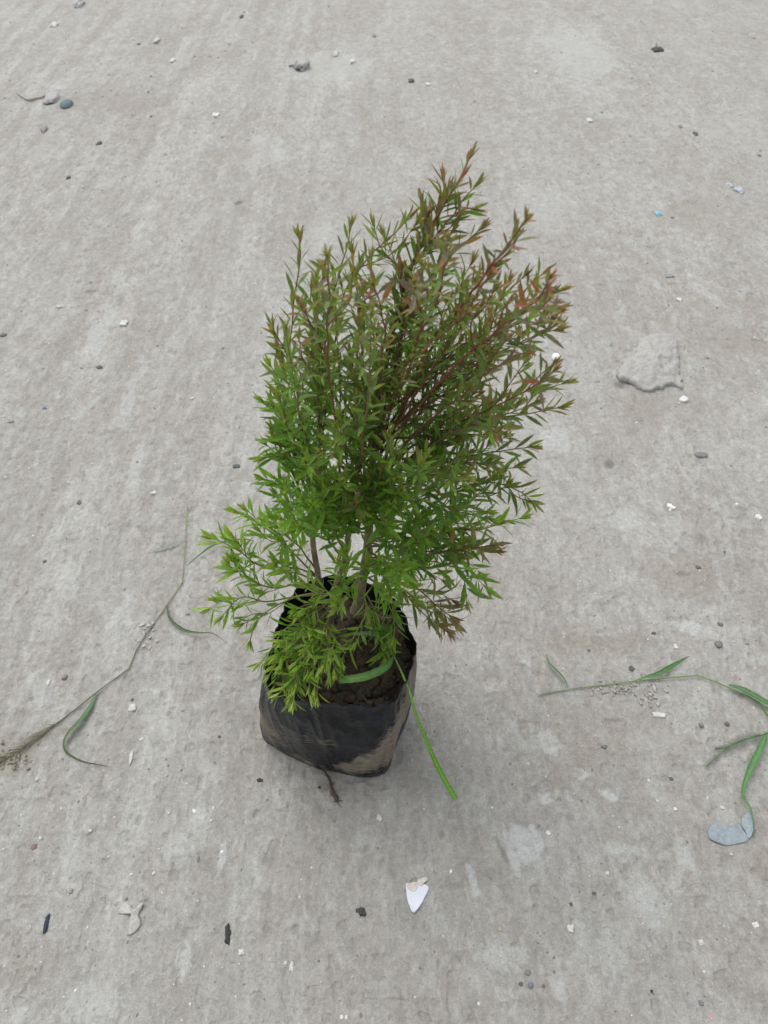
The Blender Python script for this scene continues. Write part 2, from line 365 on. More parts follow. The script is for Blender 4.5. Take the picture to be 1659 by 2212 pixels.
def closed_curve(P, n):
    m = len(P); out = []
    for i in range(n):
        s = i / n * m; k = int(s); t = s - k
        a, b, c, d = P[(k - 1) % m], P[k % m], P[(k + 1) % m], P[(k + 2) % m]
        out.append(0.5 * ((2 * b) + (c - a) * t + (2 * a - 5 * b + 4 * c - d) * t * t + (3 * b - a - 3 * c + d) * t ** 3))
    return out
NA, NH = 420, 120
rimc = closed_curve(rim, NA); basec = closed_curve(base, NA)
def build_bag():
    mb = MB(); vs = []; cols = []
    A = np.linspace(0, 2 * math.pi, NA, endpoint=False)
    th = np.cos(A), np.sin(A)
    for j in range(NH + 1):
        t = j / NH
        cx = BC.lerp(RC, t)
        an = A
        # periodic noise over (angle, height)
        px_, py_ = th[0] * 2.2, th[1] * 2.2
        fold = fbm(px_ * 1.6 + 9, py_ * 1.6 + t * 1.3, 71, 3) * .0035 + fbm(px_ * 5 + t * 2.5, py_ * 5 - t * 3, 72, 3) * .0016
        crease = -np.abs(fbm(px_ * 2.5 + t * 3.0, py_ * 2.5 + t * 1.5, 75, 2)) * .006 + .0015
        for i in range(NA):
            b_, r_ = basec[i], rimc[i]
            p = b_.lerp(r_, t)
            out = Vector((p.x - cx.x, p.y - cx.y, 0)); out.normalize()
            bul = .007 * max(0, math.sin(math.pi * min(1, t * 1.05))) * min(1, t * 1.5 + .1)
            edge = -.003 * max(0, 1 - t / .07) ** 2
            w = fold[i] * min(1, t * 4 + .3) * (1 if t < .93 else 1 + (t - .93) * 8) + crease[i] * min(1, t * 5) * min(1, (1 - t) * 5 + .15)
            p = p + out * (bul * (1 - .2 * t) + edge * .4 + w)
            z = t * (RIM_Z + .008 * float(fbm(th[0][i] * 4 + 2, th[1][i] * 4, 77, 3)) * (t > .5)) if t > 0 else 0
            p.z = max(.001, z if t < .999 else z)
            vs.append(p)
    # inner lip: folded in and down
    for j, (dz, din) in enumerate([(.0006, .0012), (-.0008, .0022), (-.012, .0034), (-.03, .005), (-.055, .007)]):
        for i in range(NA):
            p = vs[NH * NA + i].copy(); out = Vector((p.x - RC.x, p.y - RC.y, 0)).normalized()
            p -= out * din; p.z += dz; vs.append(p)
    rows = NH + 1 + 5
    # flat bottom
    for k in range(NA): pass
    fs = []
    for j in range(rows - 1):
        for i in range(NA):
            fs.append((j * NA + i, j * NA + (i + 1) % NA, (j + 1) * NA + (i + 1) % NA, (j + 1) * NA + i))
    fs.append(tuple(range(NA - 1, -1, -1)))
    # mud mask in camera independent bag coordinates: index along the outline a (0..20), height t
    for j in range(rows):
        t = min(1, j / NH)
        for i in range(NA):
            a = i / NA * 20
            ad = lambda c: min(abs(a - c), 20 - abs(a - c))
            n1 = mnoise.noise(Vector((a * .9, t * 3.5, 3))) ; n2 = mnoise.noise(Vector((a * 3.2 + t * 6, t * 9, 8)))
            m_ = 0
            # diagonal smear on the front right, climbing to the right
            c = .10 + .115 * (a - .6); d_ = abs(t - c - .05 * n1) / (.17 if a > 2 else .10)
            if 0 <= a < 7.5 or a > 19.5:
                aa = a if a < 10 else a - 20
                c = float(np.interp(aa, [-1, 0, 1, 2, 3, 4, 5, 7], [.05, .09, .22, .36, .50, .62, .70, .8])); d_ = abs(t - c - .05 * n1) / float(np.interp(aa, [-1, 0, 1, 2, 3, 4, 5, 7], [.05, .08, .17, .29, .37, .42, .40, .4]))
                m_ = max(m_, (1.3 - d_ ** 1.5) * min(1, max(0, (aa + .3) / 1.0)) * max(0, min(1, (7.5 - aa) / 2)))
            d_ = math.hypot(ad(16.4) / 2.0, (t - .36 - .05 * (16.4 - a)) / .38); m_ = max(m_, (1.15 - d_) * 1.0)
            d_ = math.hypot(ad(18.8) / 1.6, (t - .06) / .12); m_ = max(m_, .7 - .6 * d_)
            d_ = math.hypot(ad(19.4) / .9, (t - .50) / .10); m_ = max(m_, .62 - .5 * d_)
            d_ = math.hypot(ad(18.2) / .5, (t - .90) / .05); m_ = max(m_, .55 - .5 * d_)
            if 2.3 < a < 4.6: m_ -= 1.2 * max(0, 1 - t / (.10 + .12 * (a - 2.3)))
            m_ = m_ + .35 * n2
            if t > .985 or j > NH: m_ = -1
            film = .04 + .50 * max(0, 1 - ad(3.6) / 2.5) + .3 * max(0, 1 - ad(16) / 3) + .25 * t
            cols.append((max(0, min(1, m_)), min(1, film), 0))
    mb.add(vs, fs, cols)
    return mb.build('plastic_bag', M_BAG, shrub, ROOT)
bag = build_bag()

SOIL_Z = RIM_Z - .034
def build_soil():
    mb = MB(); n = 70; vs = []; cols = []; fs = []
    NS = 210
    for j in range(n + 1):
        r = j / n
        for i in range(NS):
            e = rimc[int(i * NA / NS)]; out = (e - RC).normalized()
            e = e - out * .002
            p = RC.lerp(e, r)
            x, y = p.x, p.y
            X_, Y_ = np.array([x]), np.array([y])
            h = float(.006 * fbm(X_ * 28, Y_ * 28, 81, 3)[0] + .0045 * abs(fbm(X_ * 80, Y_ * 80, 82, 3)[0]) + .002 * fbm(X_ * 260, Y_ * 260, 83, 2)[0])
            cr = abs(float(vnoise(X_ * 30 + .3 * math.sin(y * 120), Y_ * 18, 85)[0]))
            h -= .012 * max(0, 1 - cr / .06)
            p.z = SOIL_Z + h + .002 * math.exp(-((x - RC.x) ** 2 + (y - RC.y) ** 2) / .002) - .006 * r ** 8
            vs.append(p)
            k = .75 + .35 * float(vnoise(X_ * 35, Y_ * 35, 86)[0])
            cols.append((.085 * k, .065 * k, .048 * k))
    for j in range(n):
        for i in range(NS):
            fs.append((j * NS + i, j * NS + (i + 1) % NS, (j + 1) * NS + (i + 1) % NS, (j + 1) * NS + i))
    mb.add(vs, fs, cols)
    # clods
    rnd = random.Random(4)
    for k in range(170):
        i = rnd.randrange(NA); r = math.sqrt(rnd.random()) * .93; p = RC.lerp(rimc[i], r)
        s = rnd.choice([.0025, .003, .004, .006, .008]) ; add_rock(mb, Vector((p.x, p.y, SOIL_Z + .002)), (s, s * rnd.uniform(.7, 1.2), s * .7), rnd.random() * 6, (.068 * rnd.uniform(.6, 1.2), .048, .036), 1, k, .5)
    return mb.build('soil', M_SOIL, shrub, ROOT)

import bmesh
_ico = {}
def ico(sub):
    if sub not in _ico:
        bm = bmesh.new(); bmesh.ops.create_icosphere(bm, subdivisions=sub, radius=1)
        _ico[sub] = ([v.co.copy() for v in bm.verts], [tuple(v.index for v in f.verts) for f in bm.faces]); bm.free()
    return _ico[sub]
def add_rock(mb, c, size, rot, col, sub=2, seed=0, rough=.3, boxy=0.0):
    vs, fs = ico(sub); cr, sr = math.cos(rot), math.sin(rot); out = []
    o = Vector((seed * 3.17, seed * 1.73, seed * .91))
    for v in vs:
        q = v.copy()
        if boxy:
            mx = max(abs(q.x), abs(q.y), abs(q.z)); q = q.lerp(q / mx * .85, boxy)
        k = 1 + rough * mnoise.noise(q * 1.3 + o) + rough * .5 * mnoise.noise(q * 3.1 + o)
        q = q * k; x, y, z = q.x * size[0], q.y * size[1], q.z * size[2]
        out.append(Vector((c.x + x * cr - y * sr, c.y + x * sr + y * cr, c.z + z)))
    mb.add(out, fs, col)
build_soil()

# --- leaves and shoots
GREEN = Vector((.088, .215, .024)); BRIGHT = Vector((.170, .350, .030)); YELLOW = Vector((.31, .43, .075))
PURPLE = Vector((.175, .118, .112)); MAROON = Vector((.36, .105, .080)); OLIVE = Vector((.20, .195, .060)); TIPY = Vector((.38, .43, .09))
DEEP = Vector((.055, .140, .048))
def leaf(mb, p, d, n, L, W, col, curl=.12, col2=None):
    d = d.normalized(); n = (n - d * n.dot(d))
    n = n.normalized() if n.length > 1e-6 else d.orthogonal().normalized()
    s = d.cross(n)
    ts = (.12, .34, .58, .82); ws = (.42, .92, 1.0, .56)
    vs = [p]; cols = [col]
    for t, w in zip(ts, ws):
        c = p + d * (L * t) + n * (-curl * L * t * t)
        hw = W * .5 * w
        vs += [c + s * hw + n * hw * .35, c, c - s * hw + n * hw * .35]
        cc = col if col2 is None else col.lerp(col2, t * t)
        e = cc * 1.12
        cols += [e, cc * .92, e]
    vs.append(p + d * L * .995 - n * curl * L); cols.append(col2 if col2 is not None else col)
    fs = [(0, 2, 1), (0, 3, 2)]
    for k in range(3):
        a = 1 + 3 * k
        fs += [(a, a + 1, a + 4, a + 3), (a + 1, a + 2, a + 5, a + 4)]
    fs += [(10, 11, 13), (11, 12, 13)]
    mb.add(vs, fs, [tuple(c) for c in cols])

def leaf_colour(rnd, t, red, yel):
    """t along the shoot (1 = tip)"""
    g = GREEN.lerp(BRIGHT, rnd.random() ** .8)
    if rnd.random() < .16: g = g.lerp(DEEP, .7)
    g = g.lerp(YELLOW, yel * rnd.uniform(.45, 1.0))
    r = red * (0.02 + 1.1 * t ** 1.4) * rnd.uniform(.4, 1.4)
    tgt = PURPLE if rnd.random() < .58 else (OLIVE if rnd.random() < .3 else MAROON)
    g = g.lerp(tgt, min(.95, max(0, r)))
    return g
def clothe(mbf, pts, rnd, t0, red, yel, Ls, step, dens=1.0, droopy=0.0):
    """spiral leaves along pts from fraction t0"""
    pts = resample(pts, step); n = len(pts); ph = rnd.random() * 6.28
    for i in range(n):
        t = i / max(1, n - 1)
        if t < t0 or rnd.random() > dens: continue
        tt = (t - t0) / max(1e-6, 1 - t0)
        a = pts[max(0, i - 1)]; b = pts[min(n - 1, i + 1)]; ax = (b - a).normalized()
        ph += 2.4 + rnd.uniform(-.35, .35)
        u = ax.orthogonal().normalized(); w = ax.cross(u)
        side = (u * math.cos(ph) + w * math.sin(ph))
        near_tip = max(0, (tt - .82) / .18)
        spread = rnd.uniform(.65, 1.1) * (1 - .62 * near_tip)
        d = ax * math.cos(spread) + side * math.sin(spread) + Vector((0, 0, .12 - .25 * droopy))
        L = Ls * rnd.uniform(.72, 1.18) * (1 - .42 * near_tip) * (0.85 + .15 * min(1, tt * 3))
        W = L * rnd.uniform(.15, .205)
        e_ = pts[i] + d * L; rr_ = math.hypot(e_.x - RC.x, e_.y - RC.y)
        if e_.z < RIM_Z + .003 and .078 < rr_ < .125: continue      # would run through the bag wall
        if e_.z < SOIL_Z + .006 and rr_ <= .078: continue
        col = leaf_colour(rnd, tt, red, yel); c2 = col.lerp(MAROON, min(.8, red * .6 * rnd.random()))
        if near_tip > .3: col = col.lerp(TIPY, (.55 - .3 * red) * rnd.random() + .15 * yel)
        nrm = ax - d * .2 + Vector((rnd.uniform(-.3, .3), rnd.uniform(-.3, .3), rnd.uniform(-.1, .5)))
        leaf(mbf, pts[i] + side * .0008, d, nrm, L, W, col, rnd.uniform(-.05, .22), c2)
    # terminal tuft
    ax = (pts[-1] - pts[-3 if n > 2 else 0]).normalized()
    for k in range(6):
        a = k * 2.4 + ph; u = ax.orthogonal().normalized(); w = ax.cross(u)
        side = u * math.cos(a) + w * math.sin(a); sp = .12 + .05 * k
        col = TIPY.lerp(leaf_colour(rnd, 1, red, yel), .25 + .35 * red + .4 * rnd.random())
        leaf(mbf, pts[-1] - ax * .001 * k, ax * math.cos(sp) + side * math.sin(sp), side * -1, Ls * rnd.uniform(.42, .72), Ls * .10, col, rnd.uniform(-.1, .1), col.lerp(MAROON, red * .7))

branches = 0
def branch(path, rnd, red=.5, yel=0.0, t0=.3, Ls=.025, r0=.0016, twigs=4, step=.0053, dens=1.0, tw_len=.075, droopy=0.0, label=None, woody=0.0):
    """path: list of world points, start to tip"""
    global branches; branches += 1
    pts = catmull(path, 8); pts = resample(pts, .008)
    # natural wobble
    n = len(pts); sd_ = rnd.random() * 50
    for i, p in enumerate(pts):
        k = math.sin(math.pi * i / max(1, n - 1)) * .004
        p += Vector((mnoise.noise(Vector((i * .2, sd_, 0))), mnoise.noise(Vector((i * .2, sd_, 5))), 0)) * k
    mbs, mbf = MB(), MB()
    brown = Vector((.17, .12, .08)); redst = Vector((.22, .085, .06)); grst = Vector((.20, .22, .07))
    cols = []
    for i in range(n):
        t = i / (n - 1)
        tipc = redst.lerp(grst, 1 - min(1, red * 1.3)); tipc = tipc.lerp(grst, max(0, t - .8) * 4 * .7)
        cols.append(tuple(brown.lerp(tipc, min(1, max(0, (t - woody) * 3)))))
    tube(mbs, pts, [r0 * (1 - .62 * i / (n - 1)) for i in range(n)], cols, 6)
    if droopy >= .6: dens *= .74
    Ls = px_size(pts[-1]) * ((50 if droopy >= .6 else 56) + 6 * red); twigs = max(1, round(twigs * .68))
    clothe(mbf, pts, rnd, t0, red, yel, Ls, step, dens, droopy)
    for k in range(twigs):
        f = t0 + (1 - t0) * (k + rnd.uniform(.1, .8)) / twigs * .85
        i = int(f * (n - 1)); i = min(i, n - 3); p = pts[i]; ax = (pts[i + 1] - pts[i - 1 if i else 0]).normalized()
        u = ax.orthogonal().normalized(); w = ax.cross(u); a = rnd.random() * 6.28
        side = u * math.cos(a) + w * math.sin(a)
        L = tw_len * rnd.uniform(.5, 1.25) * (1 - .45 * f)
        d = (ax * .95 + side * .5 + Vector((0, 0, .25 * (1 - 2 * droopy)))).normalized()
        e = p + d * L; m_ = p + (d * .55 + side * .12 - Vector((0, 0, .1 * droopy))) * L
        tp = resample(catmull([p, m_, e + ax * L * .2], 5), .006)
        tube(mbs, tp, [r0 * .5 * (1 - .5 * q / len(tp)) for q in range(len(tp))], cols[i], 5)
        clothe(mbf, tp, rnd, .08, min(1, red * 1.05), yel, Ls * .88, step * .9, dens, droopy)
    o = mbs.build('shoot' if droopy > .55 or yel > .4 else 'branch', M_BARK, shrub, ROOT)
    mbf.build('foliage', M_LEAF, o, ROOT)
    if label: o['label'] = label
    return pts

def trunk(pxs, r0, r1, label=None):
    P = [at_y(u, v, y) for u, v, y in pxs]; pts = resample(catmull(P, 8), .008); n = len(pts); mb = MB()
    cols = []
    rads = []
    for i in range(n):
        k = .8 + .4 * mnoise.noise(Vector((i * .5, r0 * 900, 0)))
        cols.append((.34 * k, .27 * k, .19 * k)); rads.append((r0 + (r1 - r0) * i / (n - 1)) * (1 + .10 * mnoise.noise(Vector((i * .8, 3, r0 * 1e3)))) * (1 + .5 * math.exp(-i / 2.0)))
    tube(mb, pts, rads, cols, 12); o = mb.build('trunk', M_BARK, shrub, ROOT)
    if label: o['label'] = label
    return pts
T_MAIN = trunk([(770, 1325, .668), (780, 1270, .672), (793, 1190, .675), (800, 1090, .672), (806, 980, .668), (815, 860, .665), (822, 760, .665)], .0078, .0030, 'thicker pale brown trunk')
T_LEFT = trunk([(694, 1296, .70), (686, 1235, .70), (676, 1170, .70), (676, 1080, .70), (682, 990, .695), (690, 900, .69)], .0050, .0024, 'slim trunk at the back of the bag')
T_FRONT = trunk([(716, 1372, .640), (714, 1325, .642), (722, 1275, .65), (742, 1215, .66), (756, 1140, .66), (766, 1040, .655)], .0052, .0022, 'short brown trunk nearer the front')

def B(pxs, y0, y1, seed, **kw):
    rnd = random.Random(seed); n = len(pxs)
    P = [at_y(u, v, y0 + (y1 - y0) * (i / (n - 1)) ** 1.3) for i, (u, v) in enumerate(pxs)]
    if kw.get('droopy', 0) >= .6 and seed != 55:      # sprays lying over the soil and the lip
        P = [P[0]] + [at_z(u, v, .30 - .042 * (i + 1) / (n - 1)) for i, (u, v) in enumerate(pxs[1:])]
    return branch(P, rnd, **kw)
# --- shoots that make the outline
B([(795, 1150), (806, 950), (835, 780), (862, 660), (900, 547), (931, 489), (967, 427), (994, 386), (1012, 345)], .672, .74, 1, red=.85, twigs=12, tw_len=.040, t0=.35, Ls=.024, r0=.0024, step=.0042)
B([(676, 1150), (662, 1000), (642, 860), (628, 740), (638, 630), (649, 557), (646, 512)], .70, .70, 2, red=.55, twigs=1, t0=.3, Ls=.028, step=.006, tw_len=.045)
B([(690, 1080), (694, 900), (705, 720), (730, 600), (750, 535), (757, 490)], .69, .72, 3, red=.55, twigs=4, Ls=.028)
B([(740, 1080), (720, 850), (738, 660), (788, 566), (848, 508), (884, 470)], .67, .74, 4, red=.5, twigs=5, Ls=.028)
B([(806, 1000), (860, 760), (930, 600), (990, 538), (1038, 495)], .67, .70, 5, red=.75, twigs=5, Ls=.028)
B([(800, 1080), (865, 900), (940, 745), (976, 692), (1007, 646), (1047, 592), (1083, 552), (1112, 510), (1136, 474)], .67, .52, 6, red=1.0, twigs=5, Ls=.027, r0=.0021, tw_len=.06)
B([(806, 1000), (900, 880), (989, 785), (1070, 717), (1124, 677), (1165, 640), (1188, 600)], .665, .47, 7, red=1.0, twigs=6, Ls=.026, r0=.0021)
B([(810, 960), (930, 800), (1040, 722), (1115, 675), (1164, 650), (1206, 630)], .67, .64, 8, red=.8, twigs=6, Ls=.027)
B([(815, 900), (960, 800), (1060, 730), (1140, 690), (1203, 668)], .67, .60, 9, red=.9, twigs=5, Ls=.026)
B([(812, 960), (930, 850), (1010, 800), (1101, 749), (1164, 722), (1203, 712)], .67, .62, 10, red=.75, twigs=6, Ls=.026)
B([(805, 1050), (900, 960), (1034, 896), (1101, 865), (1155, 834), (1196, 802)], .66, .55, 11, red=.8, twigs=5, Ls=.028)
B([(805, 1050), (910, 980), (1010, 920), (1079, 901), (1146, 892), (1208, 880)], .67, .64, 12, red=.45, twigs=5, Ls=.027)
B([(800, 1100), (900, 1030), (1000, 990), (1090, 973), (1146, 966)], .66, .60, 13, red=.55, twigs=5, Ls=.026)
B([(800, 1130), (900, 1085), (1000, 1052), (1070, 1045), (1125, 1062), (1150, 1085)], .66, .58, 14, red=.5, twigs=3, Ls=.030, droopy=.3)
B([(798, 1160), (880, 1130), (960, 1140), (1030, 1145), (1076, 1132)], .67, .66, 15, red=.1, yel=.1, twigs=5, Ls=.025)
B([(798, 1180), (860, 1180), (940, 1192), (1010, 1185), (1070, 1190)], .66, .60, 16, red=1.0, twigs=5, Ls=.026)
B([(796, 1170), (880, 1160), (950, 1190), (1000, 1245), (1008, 1300)], .67, .64, 17, red=.15, yel=.15, twigs=4, Ls=.026, droopy=.5)
B([(796, 1190), (850, 1225), (900, 1270), (940, 1305), (972, 1330)], .66, .60, 18, red=1.0, yel=.2, twigs=4, Ls=.024, droopy=.4)
B([(796, 1210), (840, 1240), (880, 1290), (915, 1325), (940, 1345)], .66, .63, 19, red=.7, yel=.3, twigs=4, Ls=.024, droopy=.5)
B([(745, 1150), (728, 960), (712, 790), (709, 677), (709, 600), (706, 552)], .655, .50, 20, red=.75, twigs=3, Ls=.026, t0=.4)
B([(690, 1100), (700, 900), (690, 745), (664, 690), (644, 648)], .68, .60, 21, red=.7, twigs=4, Ls=.026, tw_len=.045)
B([(680, 1100), (655, 950), (630, 820), (614, 755), (594, 722)], .69, .66, 22, red=.6, twigs=4, Ls=.026, tw_len=.045)
B([(680, 1120), (650, 1020), (625, 940), (600, 890), (570, 868)], .70, .68, 23, red=.1, yel=.05, twigs=4, Ls=.024, tw_len=.045)
B([(678, 1110), (640, 990), (622, 900), (606, 830), (585, 790)], .70, .70, 24, red=.15, yel=.05, twigs=4, Ls=.024, tw_len=.045)
B([(676, 1130), (650, 1060), (620, 1000), (592, 985), (572, 990)], .70, .68, 25, red=.0, yel=.15, twigs=5, Ls=.023, tw_len=.045)
B([(676, 1150), (645, 1095), (615, 1060), (590, 1040), (570, 1035)], .70, .69, 26, red=.0, yel=.15, twigs=5, Ls=.023, tw_len=.045)
B([(812, 950), (880, 780), (935, 660), (962, 570), (968, 512)], .66, .50, 27, red=.7, twigs=4, Ls=.024)
B([(806, 1000), (820, 850), (832, 720), (815, 640), (806, 615)], .66, .56, 28, red=.75, twigs=5, Ls=.025)
B([(812, 980), (870, 820), (909, 710), (900, 640), (895, 610)], .66, .52, 29, red=.85, twigs=5, Ls=.025)
B([(812, 980), (900, 850), (990, 700), (1040, 620), (1060, 590)], .66, .58, 30, red=.8, twigs=5, Ls=.025)
B([(760, 1000), (770, 830), (775, 700), (765, 600), (760, 545)], .67, .70, 31, red=.5, twigs=5, Ls=.026)
B([(812, 930), (860, 760), (870, 640), (850, 560), (830, 510)], .67, .74, 32, red=.55, twigs=5, Ls=.026)
B([(806, 1050), (880, 950), (990, 860), (1060, 800), (1130, 770)], .66, .56, 33, red=.85, twigs=6, Ls=.026)
B([(806, 1050), (900, 980), (990, 930), (1060, 920), (1090, 935)], .66, .54, 34, red=.7, twigs=5, Ls=.026)
B([(800, 1110), (870, 1060), (960, 1010), (1030, 1000), (1075, 1015)], .66, .56, 35, red=.4, twigs=6, Ls=.026)
B([(835, 760), (862, 660), (895, 570), (915, 500), (912, 440)], .68, .735, 36, red=.7, twigs=3, Ls=.021, t0=.25, tw_len=.04)
B([(895, 560), (925, 500), (950, 450), (960, 415), (958, 390)], .715, .74, 37, red=.9, twigs=3, Ls=.019, t0=.1, tw_len=.035)
B([(905, 560), (940, 510), (975, 470), (1005, 450), (1022, 452)], .71, .72, 38, red=.7, twigs=4, Ls=.021, t0=.1, tw_len=.04)
B([(690, 1000), (690, 850), (680, 740), (690, 650), (700, 600)], .69, .72, 39, red=.35, twigs=5, Ls=.022)
# --- the yellow green spray on the left
B([(690, 1262), (640, 1238), (570, 1225), (520, 1195), (484, 1172), (455, 1163)], .70, .70, 50, red=.0, yel=.75, twigs=5, Ls=.024, t0=.35, tw_len=.05)
B([(688, 1250), (640, 1200), (600, 1160), (560, 1130), (515, 1108)], .70, .70, 51, red=.0, yel=.6, twigs=4, Ls=.024, tw_len=.05)
B([(688, 1240), (660, 1200), (640, 1175), (610, 1150), (585, 1118)], .70, .68, 52, red=.0, yel=.5, twigs=3, Ls=.024, tw_len=.05)
B([(690, 1275), (640, 1262), (590, 1270), (540, 1250), (505, 1215)], .69, .68, 53, red=.0, yel=.7, twigs=4, Ls=.024, tw_len=.05)
B([(690, 1280), (630, 1290), (575, 1300), (520, 1290), (480, 1330)], .69, .66, 54, red=.0, yel=.7, twigs=3, Ls=.024, t0=.45, droopy=.5, dens=.75)
B([(692, 1285), (640, 1290), (590, 1310), (555, 1345), (540, 1385)], .68, .62, 55, red=.0, yel=.6, twigs=3, Ls=.025, droopy=.6, dens=.85)
B([(690, 1250), (650, 1230), (620, 1225), (600, 1215), (640, 1190)][:4], .70, .66, 56, red=.0, yel=.6, twigs=3, Ls=.024, tw_len=.045)
# --- sprays drooping over the soil and the front lip
B([(716, 1320), (700, 1360), (690, 1410), (688, 1460), (685, 1505)], .64, .545, 60, red=.0, yel=.75, twigs=4, Ls=.023, t0=.2, droopy=.7, tw_len=.045)
B([(716, 1310), (680, 1350), (655, 1410), (640, 1460), (632, 1510)], .64, .535, 61, red=.0, yel=.75, twigs=5, Ls=.023, t0=.25, droopy=.7, tw_len=.045)
B([(714, 1320), (660, 1360), (620, 1400), (595, 1435), (580, 1460)], .64, .57, 62, red=.0, yel=.6, twigs=5, Ls=.023, t0=.3, droopy=.6, tw_len=.045)
B([(714, 1300), (650, 1330), (610, 1370), (580, 1410), (562, 1432)], .64, .59, 63, red=.0, yel=.5, twigs=4, Ls=.024, t0=.35, droopy=.6, tw_len=.045)
B([(716, 1330), (680, 1390), (650, 1440), (620, 1480), (600, 1500)], .64, .545, 64, red=.0, yel=.65, twigs=4, Ls=.024, t0=.3, droopy=.6, tw_len=.04)
B([(780, 1270), (800, 1300), (818, 1350), (828, 1390), (830, 1420)], .66, .58, 65, red=.0, yel=.45, twigs=5, Ls=.026, t0=.15, droopy=.5, tw_len=.05)
B([(780, 1260), (790, 1320), (770, 1370), (745, 1410), (735, 1440)], .66, .58, 66, red=.0, yel=.65, twigs=4, Ls=.023, t0=.2, droopy=.6, tw_len=.04)
B([(785, 1240), (820, 1270), (845, 1310), (852, 1350), (850, 1375)], .66, .60, 67, red=.0, yel=.45, twigs=4, Ls=.025, t0=.15, droopy=.4, tw_len=.05)
B([(720, 1290), (735, 1270), (748, 1240), (752, 1215), (748, 1195)], .65, .63, 68, red=.0, yel=.7, twigs=3, Ls=.024, t0=.1, tw_len=.04)
B([(722, 1290), (700, 1275), (690, 1290), (670, 1310), (650, 1320)], .65, .62, 69, red=.0, yel=.75, twigs=4, Ls=.024, t0=.1, tw_len=.04, droopy=.3)
B([(786, 1240), (800, 1220), (820, 1235), (838, 1260), (842, 1280)], .66, .60, 70, red=.0, yel=.55, twigs=4, Ls=.025, t0=.1, tw_len=.045)
B([(790, 1220), (776, 1240), (765, 1262), (748, 1285), (730, 1300)], .66, .60, 71, red=.0, yel=.6, twigs=3, Ls=.023, t0=.1, tw_len=.04, droopy=.3)
B([(716, 1325), (690, 1380), (665, 1430), (655, 1470), (668, 1500)], .64, .55, 72, red=.0, yel=.8, twigs=5, Ls=.024, t0=.15, droopy=.6, tw_len=.05)
B([(712, 1300), (650, 1345), (625, 1385), (610, 1425), (612, 1470)], .64, .56, 73, red=.0, yel=.6, twigs=5, Ls=.024, t0=.2, droopy=.6, tw_len=.05, dens=.8)
B([(714, 1330), (705, 1365), (712, 1400), (716, 1430), (712, 1455)], .64, .58, 74, red=.0, yel=.8, twigs=4, Ls=.024, t0=.1, droopy=.6, tw_len=.045)
rl = random.Random(77)
for k in range(2):
    v1 = rl.uniform(1400, 1500); u1 = rl.uniform(590, 700)
    B([(714 + rl.uniform(-6, 6), 1330), (700 - (700 - u1) * .45, 1360 + rl.uniform(-10, 10)), (u1 + 8, (1365 + v1) / 2), (u1, v1)], .64, .56 + .05 * (1500 - v1) / 100, 400 + k, red=.0, yel=rl.uniform(.5, .9), twigs=4, Ls=.024, t0=.2, droopy=.6, tw_len=.045)
# --- leafy shoots in front of the trunks
for k, (u0, v0, u1, v1, sr) in enumerate([(740, 1200, 672, 1090, 0), (745, 1190, 700, 1080, 0), (760, 1150, 740, 1040, .2), (770, 1140, 800, 1030, .25), (790, 1180, 850, 1090, .1), (795, 1170, 905, 1175, .1),
        (790, 1200, 870, 1215, .1), (795, 1150, 770, 1075, .6), (750, 1120, 660, 1000, .1)]):
    B([(u0, v0), (u0 * .55 + u1 * .45, v0 * .6 + v1 * .4 + 10), (u0 * .15 + u1 * .85, v0 * .2 + v1 * .8), (u1, v1)], .655, .60 if k % 2 else .57, 300 + k, red=sr, yel=.2, twigs=5, Ls=.025, t0=.15, tw_len=.055)
# --- fill of the crown
def inside(u, v):
    poly = [(600, 740), (640, 640), (700, 590), (800, 560), (900, 520), (1000, 530), (1060, 580), (1150, 650), (1180, 720), (1120, 850), (1090, 900), (1090, 1000), (1060, 1060), (1050, 1120),
            (1000, 1200), (930, 1260), (860, 1230), (800, 1150), (740, 1120), (660, 1120), (600, 1060), (585, 1000), (590, 880)]
    c = False; j = len(poly) - 1
    for i in range(len(poly)):
        xi, yi = poly[i]; xj, yj = poly[j]
        if (yi > v) != (yj > v) and u < (xj - xi) * (v - yi) / (yj - yi) + xi: c = not c
        j = i
    return c
rf = random.Random(21); spots = [(690, 950), (735, 1005), (700, 1060), (775, 960), (825, 1010), (865, 1060), (750, 1090), (905, 1120), (960, 1150), (985, 1215), (840, 1130), (800, 880), (840, 940), (770, 860), (735, 900)]; tries = 0
while len(spots) < 46:
    u = rf.uniform(585, 1185); v = rf.uniform(520, 1260)
    if not inside(u, v): continue
    tries += 1; dmin = 84 * max(.4, 1 - tries / 6000)
    if any(math.hypot(u - a, (v - b_) * .9) < dmin for a, b_ in spots): continue
    if u > 900 and v < 900 and rf.random() < .25: continue
    spots.append((u, v))
